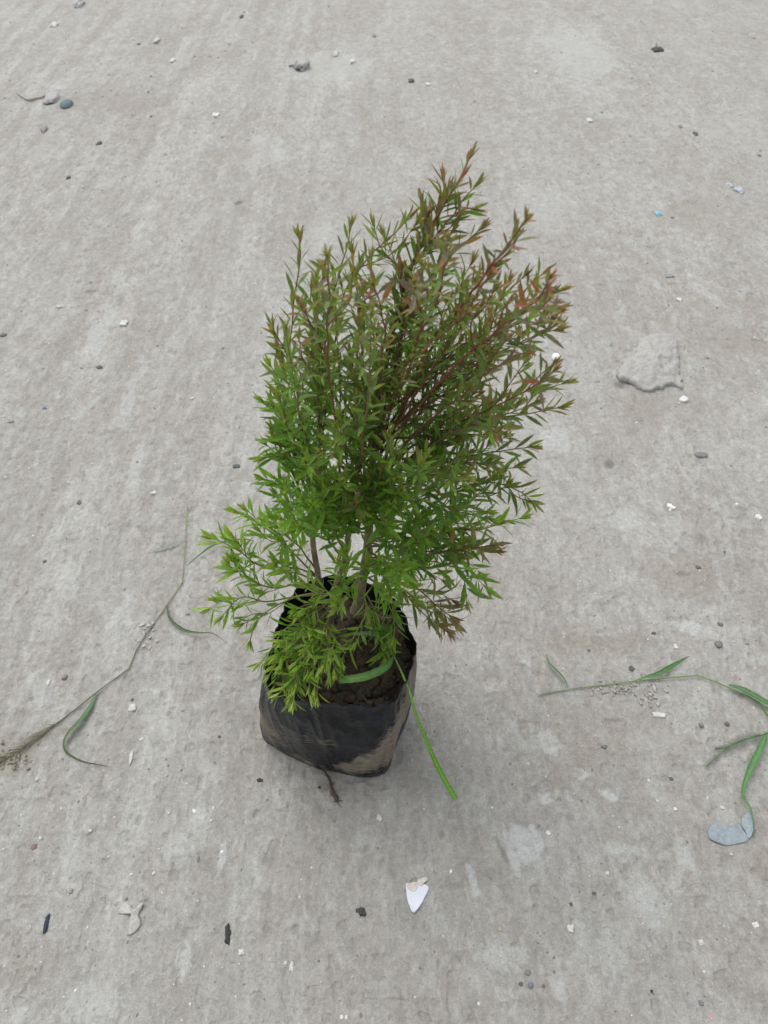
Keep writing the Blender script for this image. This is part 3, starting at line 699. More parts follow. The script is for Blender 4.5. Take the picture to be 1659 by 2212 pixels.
for k, (u, v) in enumerate(spots):
    src = T_LEFT if (u < 720 and rf.random() < .8) else (T_MAIN if rf.random() < .75 or u > 850 else T_FRONT)
    yt = rf.uniform(.55, .76) if u < 800 else rf.uniform(.54, .74)
    if k < 15: yt = rf.uniform(.57, .63)
    tip = at_y(u, v, yt)
    cand = [p for p in src if p.z < tip.z - .05 and p.z > .30] or [p for p in src if p.z > .28][:6]
    # leave the trunk well below the tip
    lo = max(0, int(len(cand) * .25)); s = cand[rf.randrange(lo, len(cand))]
    if tip.z - s.z > .30: s = min(cand, key=lambda p: abs(p.z - (tip.z - .28)))
    hor = Vector((tip.x - s.x, tip.y - s.y, 0)); dz = tip.z - s.z
    m1 = s + hor * .45 + Vector((0, 0, dz * .30)); m2 = s + hor * .8 + Vector((0, 0, dz * .66))
    hgt = min(1, max(0, (1120 - v) / 520)); rgt = min(1, max(0, (u - 620) / 420))
    red = min(1, .12 + .6 * hgt * (.45 + .55 * rgt) + .12 * rgt)
    if v > 1050: red *= .5
    branch([s, m1, m2, tip], random.Random(100 + k), red=red, yel=.12 * (1 - hgt), twigs=rf.choice([3, 4, 5]), Ls=rf.uniform(.022, .026), t0=.22, r0=.0015, tw_len=.065)

# ---------------------------------------------------------------- grass
G_MID = Vector((.085, .20, .065)); G_LIGHT = Vector((.17, .38, .045)); G_DARK = Vector((.06, .14, .06)); G_DULL = Vector((.13, .135, .075)); G_PALE = Vector((.25, .34, .15))
def ribbon(mb, pts, widths, col, col2=None, nrm=Vector((0, 0, 1)), fold=.25, twist=None):
    P = resample(catmull(pts, 10), .004); n = len(P); vs = []; cols = []; fs = []
    for i, p in enumerate(P):
        t = i / (n - 1); q = t * (len(widths) - 1); k = min(int(q), len(widths) - 2); w = widths[k] + (widths[k + 1] - widths[k]) * (q - k)
        ax = (P[min(i + 1, n - 1)] - P[max(i - 1, 0)]).normalized()
        nn = nrm
        if twist: nn = Matrix.Rotation(twist[0] + (twist[1] - twist[0]) * t, 3, ax) @ nrm
        s = ax.cross(nn)
        s = s.normalized() if s.length > 1e-6 else ax.orthogonal().normalized(); m_ = s.cross(ax)
        hw = w * .5
        c = col if col2 is None else col.lerp(col2, t)
        vs += [p + s * hw + m_ * hw * fold, p + s * hw * .5 + m_ * hw * fold * .4, p, p - s * hw * .5 + m_ * hw * fold * .4, p - s * hw + m_ * hw * fold]
        cols += [tuple(c * .95), tuple(c * 1.08), tuple(c * 1.35), tuple(c), tuple(c * .92)]
        if i:
            for j in range(4): a = (i - 1) * 5 + j; fs.append((a, a + 1, a + 6, a + 5))
    mb.add(vs, fs, cols)
def gpts(lst, lifts):
    out = []; n = len(lst)
    for i, (u, v) in enumerate(lst):
        q = i / max(1, n - 1) * (len(lifts) - 1); k = min(int(q), len(lifts) - 2); z = lifts[k] + (lifts[k + 1] - lifts[k]) * (q - k)
        p = at_z(u, v, z); p.z = gh(p.x, p.y) + z; out.append(p)
    return out
def px(lst, ox, oy, k): return [(ox + x * k, oy + y * k) for x, y in lst]
ZL = (0, 1057.7, .3356); ZR = (1113.4, 1373.2, .3288)

# left stem
st = gpts(px([(1205, 90), (1192, 310), (1182, 500), (1170, 600), (1075, 740), (1010, 835), (940, 930), (880, 1030), (830, 1155), (720, 1235), (610, 1315), (480, 1420), (360, 1510), (220, 1610), (100, 1690), (-30, 1775)], *ZL), [.006, .004, .003, .004, .003, .003])
root = empty('grass_stalk', st[8]); tag(root, 'long pulled grass stalk lying across the ground left of the bag', 'grass stalk')
mb = MB(); P = []
for a, b_ in zip(st, st[1:]): P += [a.lerp(b_, k / 4) for k in range(4)]
P.append(st[-1]); n = len(P)
tube(mb, P, [.0008 + .0005 * i / n for i in range(n)], [tuple(G_PALE.lerp(G_DULL, i / n) * (1 - .15 * i / n)) for i in range(n)], 6)
for i in (12, 32, 40): add_rock(mb, P[i], (.002, .002, .002), 0, tuple(G_PALE * .8), 1, i, .1)
mb.build('stem', M_GRASS, root, st[8])
for lst, lf, ws, c1, c2, tw in [
        ([(1190, 315), (1120, 345), (1040, 375), (930, 405)], [.004, .008, .003], [.001, .004, .0035, .0004], G_MID, G_MID * .9, (.3, .8)),
        ([(1075, 745), (1090, 820), (1140, 880), (1210, 915), (1290, 920), (1370, 925), (1460, 985)], [.003, .010, .008, .012, .003], [.003, .006, .007, .004, .002, .0004], G_DARK, G_DULL, (.9, .2)),
        ([(620, 1320), (580, 1400), (520, 1480), (440, 1560), (412, 1630), (430, 1690), (530, 1748), (620, 1765), (710, 1782)], [.003, .008, .012, .006, .010, .002], [.003, .010, .011, .006, .004, .003, .0005], G_DARK * 1.15, G_DULL * .8, (.1, 1.3))]:
    mb = MB(); ribbon(mb, gpts(px(lst, *ZL), lf), ws, c1, c2, twist=tw); mb.build('leaf', M_GRASS, root, st[8])
# ragged roots with dry dust at the lower left end
mb = MB(); rr = random.Random(5)
for k in range(150):
    t = rr.random(); i = int(len(P) * (.80 + .2 * t)) - 1; p = P[i]
    a = rr.uniform(0, 6.28); L = rr.uniform(.006, .028) * (1.2 - .5 * t)
    q = p + Vector((math.cos(a) * L * .6, math.sin(a) * L * .6, 0)) + (P[min(i + 1, n - 1)] - P[i - 1]).normalized() * L
    q.z = gh(q.x, q.y) + rr.uniform(.0005, .004); mid = p.lerp(q, .5) + Vector((0, 0, .002))
    tube(mb, [p, mid, q], [.00035, .0003, .0001], tuple(Vector((.20, .18, .12)) * rr.uniform(.6, 1.3)), 4)
mb.build('roots', M_BARK, root, st[8])
o = MB(); ribbon(o, gpts(px([(1200, 492), (1290, 420), (1380, 355), (1480, 330), (1570, 322), (1640, 330)], *ZL), [.002, .012, .014, .004]), [.0006, .003, .004, .0045, .003, .001], G_DARK, G_DARK, twist=(.3, .6))
tag(o.build('loose_grass', M_GRASS), 'thin dark green grass blade half hidden behind the left spray of the shrub', 'grass blade')

# right stalk
st = gpts(px([(150, 392), (190, 380), (400, 345), (620, 318), (800, 297), (1000, 275), (1200, 260), (1330, 310), (1420, 350), (1530, 400), (1610, 445), (1660, 520), (1720, 640), (1760, 700)], *ZR), [.003, .003, .008, .006, .004])
root = empty('grass_stalk', st[6]); tag(root, 'green grass stalk with leaves and feathery seed head lying at the right edge', 'grass stalk')
mb = MB(); P = []
for a, b_ in zip(st, st[1:]): P += [a.lerp(b_, k / 4) for k in range(4)]
P.append(st[-1]); n = len(P)
tube(mb, P, [.0008 + .0008 * i / n for i in range(n)], [tuple(G_PALE.lerp(G_LIGHT, i / n) * .9) for i in range(n)], 6)
add_rock(mb, st[6], (.0022, .0022, .0022), 0, tuple(G_PALE), 1, 3, .1)
mb.build('stem', M_GRASS, root, st[6])
for lst, lf, ws, c1, c2, tw in [
        ([(345, 340), (322, 290), (280, 240), (220, 180), (202, 118)], [.003, .012, .010, .003], [.002, .007, .007, .003, .0005], G_DARK, G_MID, (.9, .3)),
        ([(790, 295), (860, 272), (950, 240), (1050, 185), (1142, 135)], [.004, .010, .012, .004], [.002, .006, .009, .006, .0006], G_MID, G_MID * .9, (.2, .6)),
        ([(1400, 325), (1480, 350), (1570, 395), (1660, 445), (1760, 470)], [.006, .012, .014, .010], [.003, .010, .011, .010, .006], G_DARK, G_MID, (.2, -.2)),
        ([(1650, 640), (1600, 760), (1540, 880), (1497, 1000), (1500, 1065), (1540, 1130), (1566, 1225), (1572, 1340)], [.006, .012, .014, .012, .012, .010, .004], [.004, .010, .011, .009, .006, .004, .002, .0004], G_MID, G_MID * 1.1, (.4, -.4))]:
    mb = MB(); ribbon(mb, gpts(px(lst, *ZR), lf), ws, c1, c2, twist=tw); mb.build('leaf', M_GRASS, root, st[6])
mb = MB()
for sp_ in ([(1700, 610), (1640, 645), (1560, 670), (1480, 690), (1400, 735), (1320, 800), (1250, 862)], [(1640, 650), (1560, 668), (1470, 700), (1390, 735), (1310, 745)]):
    Q = resample(catmull(gpts(px(sp_, *ZR), [.006, .010, .008, .003]), 8), .0018)
    tube(mb, Q, [.0006] * len(Q), tuple(G_MID), 4)
    for i, p in enumerate(Q[4:-1]):
        t = i / len(Q)
        for s_ in (-1, 1):
            ax = (Q[min(i + 5, len(Q) - 1)] - p).normalized(); sd_ = ax.cross(Vector((0, 0, 1))) * s_
            if rr.random() < .2: continue
            L = rr.uniform(.012, .030) * (1 - .5 * t); d = (ax * rr.uniform(.6, 1) + sd_ * rr.uniform(.25, .7) + Vector((0, 0, rr.uniform(-.1, .35)))).normalized()
            tube(mb, [p, p + d * L * .5, p + d * L + Vector((0, 0, -.001))], [.00022, .00015, .00006], tuple(G_PALE.lerp(G_MID, rr.random()) * rr.uniform(.8, 1.2)), 3)
mb.build('seed_head', M_GRASS, root, st[6])

# bright blade hanging over the bag lip
def mixpts(lst): return [at_y(u, v, y) if y is not None else on_ground(u, v, .006) for u, v, y in lst]
p0 = at_y(846, 1408, .575)
root = empty('grass_sprig', p0); tag(root, 'fresh bright green grass sprig hanging from the soil over the bag lip to the ground', 'grass sprig')
mb = MB()
L1 = [at_z(846, 1408, .232), at_z(858, 1432, .240), at_z(884, 1492, .236), at_z(897, 1540, .205), at_z(918, 1592, .150), at_z(938, 1640, .085), at_z(962, 1688, .035), at_z(984, 1724, .008)]
ribbon(mb, L1, [.0022, .0026, .003, .0042, .0055, .0066, .0078, .0082, .0080], G_LIGHT * 1.05, G_LIGHT * .95, nrm=Vector((.25, -.75, .6)), fold=.35)
mb.build('blade', M_GRASS, root, p0)
mb = MB(); ribbon(mb, [at_z(850, 1418, .244), at_z(835, 1440, .252), at_z(800, 1458, .256), at_z(765, 1466, .256), at_z(732, 1469, .252)], [.002, .009, .0115, .0115, .0105, .010], G_MID * 1.1, G_LIGHT * .62, nrm=Vector((0, -.35, .94)), fold=.2)
mb.build('leaf', M_GRASS, root, p0)
mb = MB(); ribbon(mb, [at_z(848, 1410, .236), at_z(825, 1376, .236), at_z(795, 1368, .232), at_z(758, 1370, .226)], [.002, .007, .008, .006, .002], G_MID, G_MID, nrm=Vector((0, -.35, .94)), fold=.2)
mb.build('leaf', M_GRASS, root, p0)
mb = MB(); tube(mb, [at_z(843, 1400, .212), at_z(846, 1408, .232), at_z(858, 1432, .241), at_z(884, 1492, .2365)], [.0013, .0014, .0012, .0009], tuple(G_PALE), 6)
mb.build('stem', M_GRASS, root, p0)

# root trailing out from under the bag
mb = MB(); Q = resample(catmull([on_ground(u, v, .004) for u, v in [(690, 1655), (703, 1672), (712, 1690), (716, 1708), (724, 1722), (729, 1733)]], 6), .003)
for i, p in enumerate(Q): p += Vector((rr.uniform(-.001, .001), rr.uniform(-.001, .001), rr.uniform(0, .002)))
nq = len(Q); tube(mb, Q, [.0018 + .0022 * (i / nq) ** 2 * (1 if i < nq - 2 else .5) for i in range(nq)], (.075, .055, .04), 7)
for k in range(16):
    p = rr.choice(Q); d = Vector((rr.uniform(-1, .6), rr.uniform(-.6, .6), .1)).normalized() * rr.uniform(.005, .012)
    q = p + d; q.z = gh(q.x, q.y) + .001; tube(mb, [p, p.lerp(q, .5), q], [.0006, .0005, .0002], (.08, .06, .045), 4)
tag(mb.build('root', M_BARK), 'dark muddy root trailing on the ground from under the front of the bag', 'root')

# ---------------------------------------------------------------- stones, chips, litter: each a thing of its own
WHITE = (.57, .57, .55); OFFW = (.49, .49, .47); GREYL = (.40, .405, .395); GREY = (.25, .25, .24); DARK = (.12, .12, .118); TEAL = (.14, .19, .20)
BROWN = (.14, .11, .08); TAN = (.42, .36, .27); BLUE = (.25, .50, .62)
def pebble(name, u, v, w, h, col, label, cat, flat=.55, rot=0.0, seed=None, boxy=.15, rough=.6, mat=None, group=None, sub=3):
    p = at_z(u, v); k = px_size(p); dep = math.atan2(CAM_H, p.y)
    sx = w * k * .43; sy = h * k * .43 / math.sin(dep)
    sz = min(sx, sy) * flat
    mb = MB(); c = Vector((p.x, p.y, gh(p.x, p.y) + sz * .25))
    add_rock(mb, c, (sx, sy, sz), rot, col, sub, seed if seed is not None else int(u * 7 + v), rough, boxy)
    o = mb.build(name, mat or M_STONE, None, (p.x, p.y, 0), smooth=(boxy < .5)); o.location = (p.x, p.y, 0)
    tag(o, label, cat, group); return o
def slab(name, outline, thick, col, label, cat, mat=None, bumpy=.0, tilt=(0, 0), lift=0.0, parent=None, col_edge=None, ragged=.0012):
    """flat broken piece from its outline on the ground, with real thickness and chipped bevel"""
    P = [at_z(u, v) for u, v in outline]; c = sum(P, Vector()) / len(P); mb = MB()
    P = resample(catmull(P + [P[0]], 3), .004)[:-1] if not bumpy else resample(catmull(P + [P[0]], 4), .006)[:-1]
    P = [p + (p - c).normalized() * ragged * (mnoise.noise(Vector((p.x * 70, p.y * 70, 5))) + .7 * mnoise.noise(Vector((p.x * 210, p.y * 210, 9)))) for p in P]
    n = len(P); z0 = gh(c.x, c.y) + lift; vs = []; cols = []; fs = []
    rings = [(1.0, 0.0), (1.01, .35), (1.0, .75), (.975, .95)] + [(.93 - .92 * k / 16, 1.0) for k in range(16)]
    for r, zz in rings:
        for i, p in enumerate(P):
            nz = mnoise.noise(Vector((p.x * 160, p.y * 160, zz)))
            q = c + (p - c) * (r + .03 * nz * max(0, r - .7))
            dz = bumpy * (mnoise.noise(Vector((q.x * 45, q.y * 45, 2))) + .5 * mnoise.noise(Vector((q.x * 120, q.y * 120, 4)))) * (zz > .5)
            dz += bumpy * 2.2 * (1 - r) * (zz >= 1)
            q.z = z0 + zz * thick + dz + tilt[0] * (q.x - c.x) + tilt[1] * (q.y - c.y); vs.append(q)
            cols.append(col_edge if (col_edge and zz < .9) else col)
    for j in range(len(rings) - 1):
        for i in range(n): fs.append((j * n + i, j * n + (i + 1) % n, (j + 1) * n + (i + 1) % n, (j + 1) * n + i))
    vs.append(Vector((c.x, c.y, z0 + thick + bumpy * 2.0))); cols.append(col)
    for i in range(n): fs.append(((len(rings) - 1) * n + i, (len(rings) - 1) * n + (i + 1) % n, len(vs) - 1))
    mb.add(vs, fs, cols)
    org = Vector((c.x, c.y, 0))
    if parent is None:
        o = mb.build(name, mat or M_STONE, None, org); o.location = org
        tag(o, label, cat)
    else:
        o = mb.build(name, mat or M_STONE, parent, parent.location)
        if label: o['label'] = label
    return o
# the big pale stone
slab('stone', px([(690, 745), (735, 680), (830, 570), (905, 512), (1045, 518), (1075, 620), (1090, 740), (1108, 850), (1045, 828), (960, 850), (860, 868), (780, 815), (705, 800)], 1102, 556.7, .3356),
     .013, (.375, .367, .347), 'large pale grey broken stone half sunk in the dust, right of the shrub', 'stone', bumpy=.0075, tilt=(-.06, .03), ragged=.008)
# grey blue flake
r1 = empty('flake', at_z(1565, 1795)); tag(r1, 'flat blue grey broken flake under the tip of the grass leaf, lower right', 'flake')
slab('piece', px([(1262, 1290), (1270, 1265), (1300, 1238), (1335, 1228), (1368, 1262), (1420, 1252), (1465, 1240), (1480, 1262), (1500, 1290), (1530, 1345), (1450, 1370), (1380, 1380), (1300, 1352), (1270, 1325)], *ZR), .0022, (.265, .31, .335), None, None, lift=.0005, tilt=(0, .03), parent=r1, mat=M_STONE)
slab('piece', px([(1484, 1250), (1482, 1205), (1530, 1158), (1562, 1215), (1560, 1285), (1532, 1338), (1508, 1290)], *ZR), .0022, (.28, .325, .345), 'smaller cracked off end', None, lift=.001, tilt=(.02, -.02), parent=r1, mat=M_STONE)
# white shard with two cream scraps
q = lambda l: px(l, 829.5, 1670, .5)
slab('shard', q([(95, 478), (140, 472), (192, 494), (172, 545), (130, 606), (112, 580), (98, 530)]), .0016, (.58, .60, .68), 'smooth bluish white pointed shard in front of the bag', 'shard', mat=M_SHELL, lift=.001)
slab('paint_scrap', q([(98, 480), (122, 474), (146, 478), (141, 508), (118, 512), (100, 500)]), .0012, (.56, .53, .46), 'cream scrap lying on the wide end of the white shard', 'scrap', lift=.0050)
slab('paint_scrap', q([(143, 464), (160, 456), (186, 454), (188, 468), (172, 474), (164, 490), (146, 482)]), .0012, (.58, .55, .49), 'cream hooked scrap just behind the white shard', 'scrap', lift=.0030)
PB = [
 ('stone', 170, 11, 20, 13, GREYL, 'pale angular stone at the top left edge of the photo', 'stone', dict(boxy=.5, flat=.8)),
 ('stone', 112, 215, 34, 22, (.40, .38, .39), 'lilac grey rounded stone at the top left, beside a teal one', 'stone', dict(flat=.4)),
 ('stone', 144, 227, 30, 16, TEAL, 'teal smooth oval stone at the top left', 'stone', dict(flat=.6, rough=.12)),
 ('pebble', 95, 281, 16, 13, GREY, 'dark grey pebble below the teal stone', 'pebble', {}),
 ('chip', 117, 55, 15, 8, WHITE, 'white chip below the angular stone at the top left', 'chip', dict(boxy=.5)),
 ('chip', 375, 132, 12, 8, WHITE, 'white chip with dirt behind it, in the upper left', 'chip', dict(boxy=.4)),
 ('chip', 467, 252, 17, 8, (.66, .66, .645), 'bright white flat chip, high left of the shrub', 'chip', dict(boxy=.6)),
 ('lump', 655, 146, 34, 18, (.36, .36, .345), 'crumbly grey mortar lump near the top of the photo', 'lump', dict(rough=.9, flat=.6)),
 ('lump', 634, 142, 20, 10, (.37, .365, .35), 'small flat mortar crumb touching the left of the mortar lump', 'lump', dict(rough=.9, flat=.4)),
 ('chip', 761, 134, 14, 8, WHITE, 'white chip right of the mortar lump', 'chip', dict(boxy=.6)),
 ('chip', 727, 118, 16, 9, OFFW, 'off white chip between mortar lump and white chip', 'chip', dict(boxy=.5)),
 ('chip', 340, 89, 14, 9, OFFW, 'pale round chip near the top, left of centre', 'chip', dict(boxy=.3)),
 ('pebble', 522, 37, 10, 7, DARK, 'black pebble near the top edge of the photo', 'pebble', {}),
 ('pebble', 808, 78, 9, 6, GREY, 'dark grit pebble near the top centre', 'pebble', {}),
 ('pebble', 148, 385, 11, 7, DARK, 'small black pebble at upper left open ground', 'pebble', {}),
 ('pebble', 215, 311, 13, 8, BROWN, 'brown flat crumb at upper left open ground', 'pebble', {}),
 ('chip', 1420, 109, 24, 8, (.10, .10, .10), 'dark elongated sliver at the upper right', 'chip', dict(rot=-.35, flat=.5)),
 ('pebble', 888, 176, 14, 7, BROWN, 'brown crumb near the top, above the shrub', 'pebble', {}),
 ('pebble', 924, 182, 10, 7, WHITE, 'little white pebble beside the brown crumb above the shrub', 'pebble', {}),
 ('pebble', 1158, 157, 8, 6, WHITE, 'tiny white pebble at the upper right of centre', 'pebble', {}),
 ('pebble', 1273, 261, 13, 9, WHITE, 'round white pebble up and right of the shrub top', 'pebble', {}),
 ('pebble', 1502, 290, 11, 8, DARK, 'black pebble in the upper right', 'pebble', {}),
 ('pebble', 1470, 275, 9, 6, GREY, 'grey pebble just left of the black one in the upper right', 'pebble', {}),
 ('pebble', 1640, 337, 10, 6, GREY, 'dark pebble at the right edge, upper part', 'pebble', {}),
 ('chip', 1422, 461, 15, 9, BLUE, 'sky blue chip in the right upper half', 'chip', dict(boxy=.5)),
 ('chip', 1598, 412, 24, 16, (.42, .45, .50), 'bluish white crushed chip near the right edge', 'chip', dict(flat=.25, rough=.9)),
 ('chip', 1576, 400, 14, 9, (.40, .43, .48), 'pale bluish splinter beside the crushed chip', 'chip', dict(flat=.25, rough=.9)),
 ('stone', 1514, 983, 35, 14, (.20, .20, .195), 'dark grey flat oval stone at the right', 'stone', dict(flat=.45, rough=.12)),
 ('chip', 1477, 864, 20, 13, (.66, .66, .645), 'bright white chip below the large pale stone', 'chip', dict(rot=.6, boxy=.3, flat=.5)),
 ('pebble', 1467, 648, 12, 10, WHITE, 'white pebble above the large pale stone', 'pebble', {}),
 ('chip', 1445, 597, 20, 9, (.27, .29, .30), 'blue grey flat chip far right, above the white pebble', 'chip', dict(flat=.3)),
 ('pebble', 511, 1008, 19, 11, (.115, .13, .13), 'dark slate pebble left of the shrub foliage', 'pebble', dict(rough=.15)),
 ('chip', 268, 700, 20, 13, WHITE, 'square white chip on the left ground', 'chip', dict(boxy=.7, flat=.5)),
 ('chip', 132, 664, 18, 8, OFFW, 'long white chip up left of the square white one', 'chip', dict(boxy=.5, rot=.2)),
 ('pebble', 97, 883, 11, 5, (.13, .17, .30), 'tiny blue splinter on the left', 'splinter', {}),
 ('pebble', 23, 912, 14, 6, GREY, 'dark flat pebble at the left edge', 'pebble', {}),
 ('pebble', 215, 795, 13, 7, (.17, .15, .13), 'brownish pebble on the left ground', 'pebble', {}),
 ('pebble', 8, 724, 14, 7, (.16, .15, .14), 'dark pebble touching the left edge of the photo', 'pebble', {}),
 ('chip', 333, 1065, 14, 9, WHITE, 'white chip left of the foliage, above the grass stalk', 'chip', dict(boxy=.3)),
 ('chip', 416, 861, 10, 6, WHITE, 'tiny bright chip left of the shrub', 'chip', {}),
 ('pebble', 172, 1088, 11, 9, (.17, .17, .165), 'dark rounded pebble up left of the grass stalk', 'pebble', {}),
 ('pebble', 98, 1215, 9, 9, (.18, .175, .165), 'grey pebble left of the grass stalk leaf', 'pebble', {}),
 ('pebble', 141, 1465, 15, 14, (.25, .24, .23), 'round grey pebble between left edge and grass stalk', 'pebble', dict(flat=.9, rough=.15)),
 ('chip', 105, 1476, 7, 13, (.58, .57, .55), 'upright oval pale chip beside the round grey pebble', 'chip', {}),
 ('pebble', 406, 1328, 9, 6, GREY, 'small dark pebble under the curling stalk leaf', 'pebble', {}),
 ('chip', 307, 1598, 11, 8, WHITE, 'white pebble left of the bag base', 'pebble', dict(boxy=.2)),
 ('chip', 283, 1638, 9, 32, (.52, .51, .49), 'long chalky sliver left of the bag base', 'sliver', dict(boxy=.3, rot=.05)),
 ('chip', 286, 1531, 16, 16, (.50, .50, .48), 'pale crushed chip left of the bag', 'chip', dict(flat=.3, rough=.9)),
 ('pebble', 286, 1513, 7, 7, DARK, 'black grit pebble above the pale crushed chip', 'pebble', {}),
 ('pebble', 474, 1592, 7, 6, DARK, 'black speck pebble just left of the bag base', 'pebble', {}),
 ('chip', 562, 1686, 14, 9, (.07, .055, .04), 'dark dirt crumb below the left bag corner', 'crumb', dict(rough=.7)),
 ('crumb', 689, 1702, 7, 7, (.07, .055, .04), 'tiny dirt crumb left of the trailing root', 'crumb', dict(rough=.7)),
 ('pebble', 420, 1751, 10, 9, (.66, .66, .645), 'bright white pebble below left of the bag', 'pebble', dict(boxy=.5)),
 ('pebble', 480, 1842, 9, 9, (.66, .66, .645), 'white pebble on a pale patch below the bag', 'pebble', dict(boxy=.4)),
 ('pebble', 819, 1767, 12, 15, (.55, .54, .52), 'pale egg shaped pebble in front of the bag', 'pebble', {}),
 ('chip', 73, 1829, 14, 14, (.22, .15, .13), 'reddish brown flake at lower left', 'flake', dict(flat=.25, boxy=.3)),
 ('pebble', 195, 1794, 9, 7, WHITE, 'white grit pebble with dark surround, lower left', 'pebble', {}),
 ('pebble', 428, 1855, 8, 14, (.20, .19, .17), 'upright brown grain below the bag on the left', 'pebble', {}),
 ('pebble', 153, 1925, 10, 12, (.27, .26, .25), 'grey pebble above the blue black stick', 'pebble', {}),
 ('stick', 101, 1996, 11, 44, (.035, .045, .065), 'short blue black plastic stick at the lower left', 'stick', dict(rot=.10, boxy=.6, flat=.7, rough=.5)),
 ('stone', 492, 2020, 17, 46, (.045, .048, .048), 'black charred oval lump in the lower left', 'lump', dict(rot=-.02, rough=1.1, flat=.5)),
 ('pebble', 521, 2058, 13, 14, (.60, .59, .57), 'white pebble right below the charred lump', 'pebble', dict(boxy=.3)),
 ('lump', 780, 1971, 24, 19, (.06, .06, .06), 'black crusty crumb at the bottom centre', 'crumb', dict(rough=.9)),
 ('chip', 630, 2087, 12, 26, (.55, .54, .52), 'pale grey split chip at bottom, left of centre', 'chip', dict(flat=.35, boxy=.4)),
 ('chip', 617, 2080, 9, 9, (.52, .51, .48), 'small chip touching the split chip', 'chip', dict(flat=.4, boxy=.4)),
 ('pebble', 648, 1938, 7, 7, WHITE, 'white grain at bottom, left of the black crumb', 'pebble', {}),
 ('chip', 738, 2197, 8, 8, (.66, .66, .645), 'bright white chip at the bottom edge, left one of a pair', 'chip', dict(boxy=.6)),
 ('chip', 748, 2197, 8, 8, (.66, .66, .645), 'bright white chip at the bottom edge, right one of a pair', 'chip', dict(boxy=.6)),
 ('pebble', 185, 2048, 8, 9, (.25, .24, .23), 'grey round grain right below the blue black stick', 'pebble', {}),
 ('pebble', 1080, 2006, 12, 11, TAN, 'tan pebble right of the white shard', 'pebble', dict(rough=.15)),
 ('pebble', 1140, 2102, 16, 14, (.20, .20, .195), 'grey round pebble at the bottom, topmost of a cluster', 'pebble', dict(rough=.15)),
 ('pebble', 1146, 2129, 15, 16, (.17, .19, .20), 'blue grey round pebble in the middle of the bottom cluster', 'pebble', dict(rough=.15)),
 ('pebble', 1125, 2126, 10, 10, (.12, .13, .14), 'small dark pebble left in the bottom cluster', 'pebble', {}),
 ('pebble', 1173, 2130, 9, 9, (.16, .16, .155), 'small dark pebble right in the bottom cluster', 'pebble', {}),
 ('pebble', 1408, 2141, 7, 7, (.03, .035, .04), 'shiny black bead like grain at the lower right', 'pebble', dict(rough=.1)),
 ('pebble', 1515, 2167, 12, 12, (.20, .21, .21), 'grey pebble near the bottom right corner', 'pebble', {}),
 ('chip', 1537, 2198, 9, 12, (.55, .30, .30), 'faded pink chip at the bottom right edge', 'chip', dict(flat=.4)),
 ('chip', 1458, 1747, 10, 7, (.66, .66, .645), 'bright white chip between the shard and the grass leaf', 'chip', dict(boxy=.7)),
 ('chip', 1184, 1799, 12, 10, (.70, .69, .66), 'white crumb beside the pale cement patch', 'chip', dict(rough=.9)),
 ('chip', 974, 1882, 7, 8, (.78, .77, .74), 'white grain above right of the white shard', 'chip', {}),
 ('pebble', 1312, 1887, 8, 8, (.62, .61, .58), 'ivory grain in the lower right open ground', 'pebble', {}),
 ('pebble', 1283, 1930, 10, 8, (.13, .13, .13), 'dark half ring pebble in the lower right', 'pebble', {}),
 ('pebble', 1233, 1954, 8, 9, (.12, .12, .12), 'black grain left of the dark half ring pebble', 'pebble', {}),
 ('chip', 1232, 2006, 18, 16, (.58, .57, .53), 'pale crossed splinter in the lower right', 'splinter', dict(rough=1.0, flat=.4)),
 ('chip', 1632, 1998, 14, 13, (.62, .61, .58), 'pale folded chip at the right edge, lower part', 'chip', dict(boxy=.5)),
 ('chip', 1514, 2037, 13, 12, (.55, .54, .50), 'pale angular chip at lower right', 'chip', dict(boxy=.5)),
 ('pebble', 1034, 2168, 9, 9, (.64, .63, .60), 'pale grain at the bottom, right of centre', 'pebble', {}),
 ('pebble', 1063, 1745, 6, 6, (.66, .64, .58), 'ivory grain right of the grass sprig tip', 'pebble', {}),
 ('pebble', 962, 1697, 13, 18, (.30, .38, .45), 'glassy blue grey pebble behind the grass sprig tip', 'pebble', dict(rough=.12)),
 ('chip', 1422, 1545, 32, 13, (.56, .55, .51), 'flat cream flake below the grass stalk on the right', 'flake', dict(flat=.3, boxy=.4)),
 ('pebble', 1552, 1393, 18, 17, (.20, .195, .185), 'round dark pebble above the grass stalk on the right', 'pebble', dict(flat=.8, rough=.2)),
 ('pebble', 1615, 1391, 9, 6, (.17, .165, .16), 'small dark pebble right of the round dark one', 'pebble', {}),
 ('pebble', 1364, 1445, 13, 12, (.13, .12, .11), 'dark lump of grit just above the grass stalk', 'pebble', dict(rough=.6)),
 ('pebble', 1272, 1405, 9, 7, (.18, .18, .17), 'dark grain above the dark grass leaf on the right', 'pebble', {}),
 ('chip', 1459, 1396, 10, 11, (.60, .59, .55), 'pale angled chip above the grass stalk', 'chip', dict(boxy=.5)),
 ('pebble', 1412, 1368, 11, 7, (.13, .12, .115), 'dark brown grain right of the bag', 'pebble', {}),
 ('pebble', 1555, 1349, 11, 10, (.17, .165, .155), 'dark grey pebble near the right edge, mid height', 'pebble', {}),
 ('pebble', 1507, 1227, 12, 9, (.14, .14, .13), 'dark grit pebble low on the right side of the brown stain', 'pebble', {}),
 ('chip', 1451, 1096, 20, 14, (.74, .74, .72), 'crumbled white chip on the right', 'chip', dict(rough=1.0, flat=.4)),
 ('pebble', 1591, 1090, 8, 7, (.66, .66, .645), 'bright white grain left of the curled white scrap', 'pebble', {}),
 ('chip', 1638, 1117, 20, 14, (.62, .62, .60), 'curled white scrap at the right edge', 'scrap', dict(rough=.9, flat=.3, rot=-.6)),
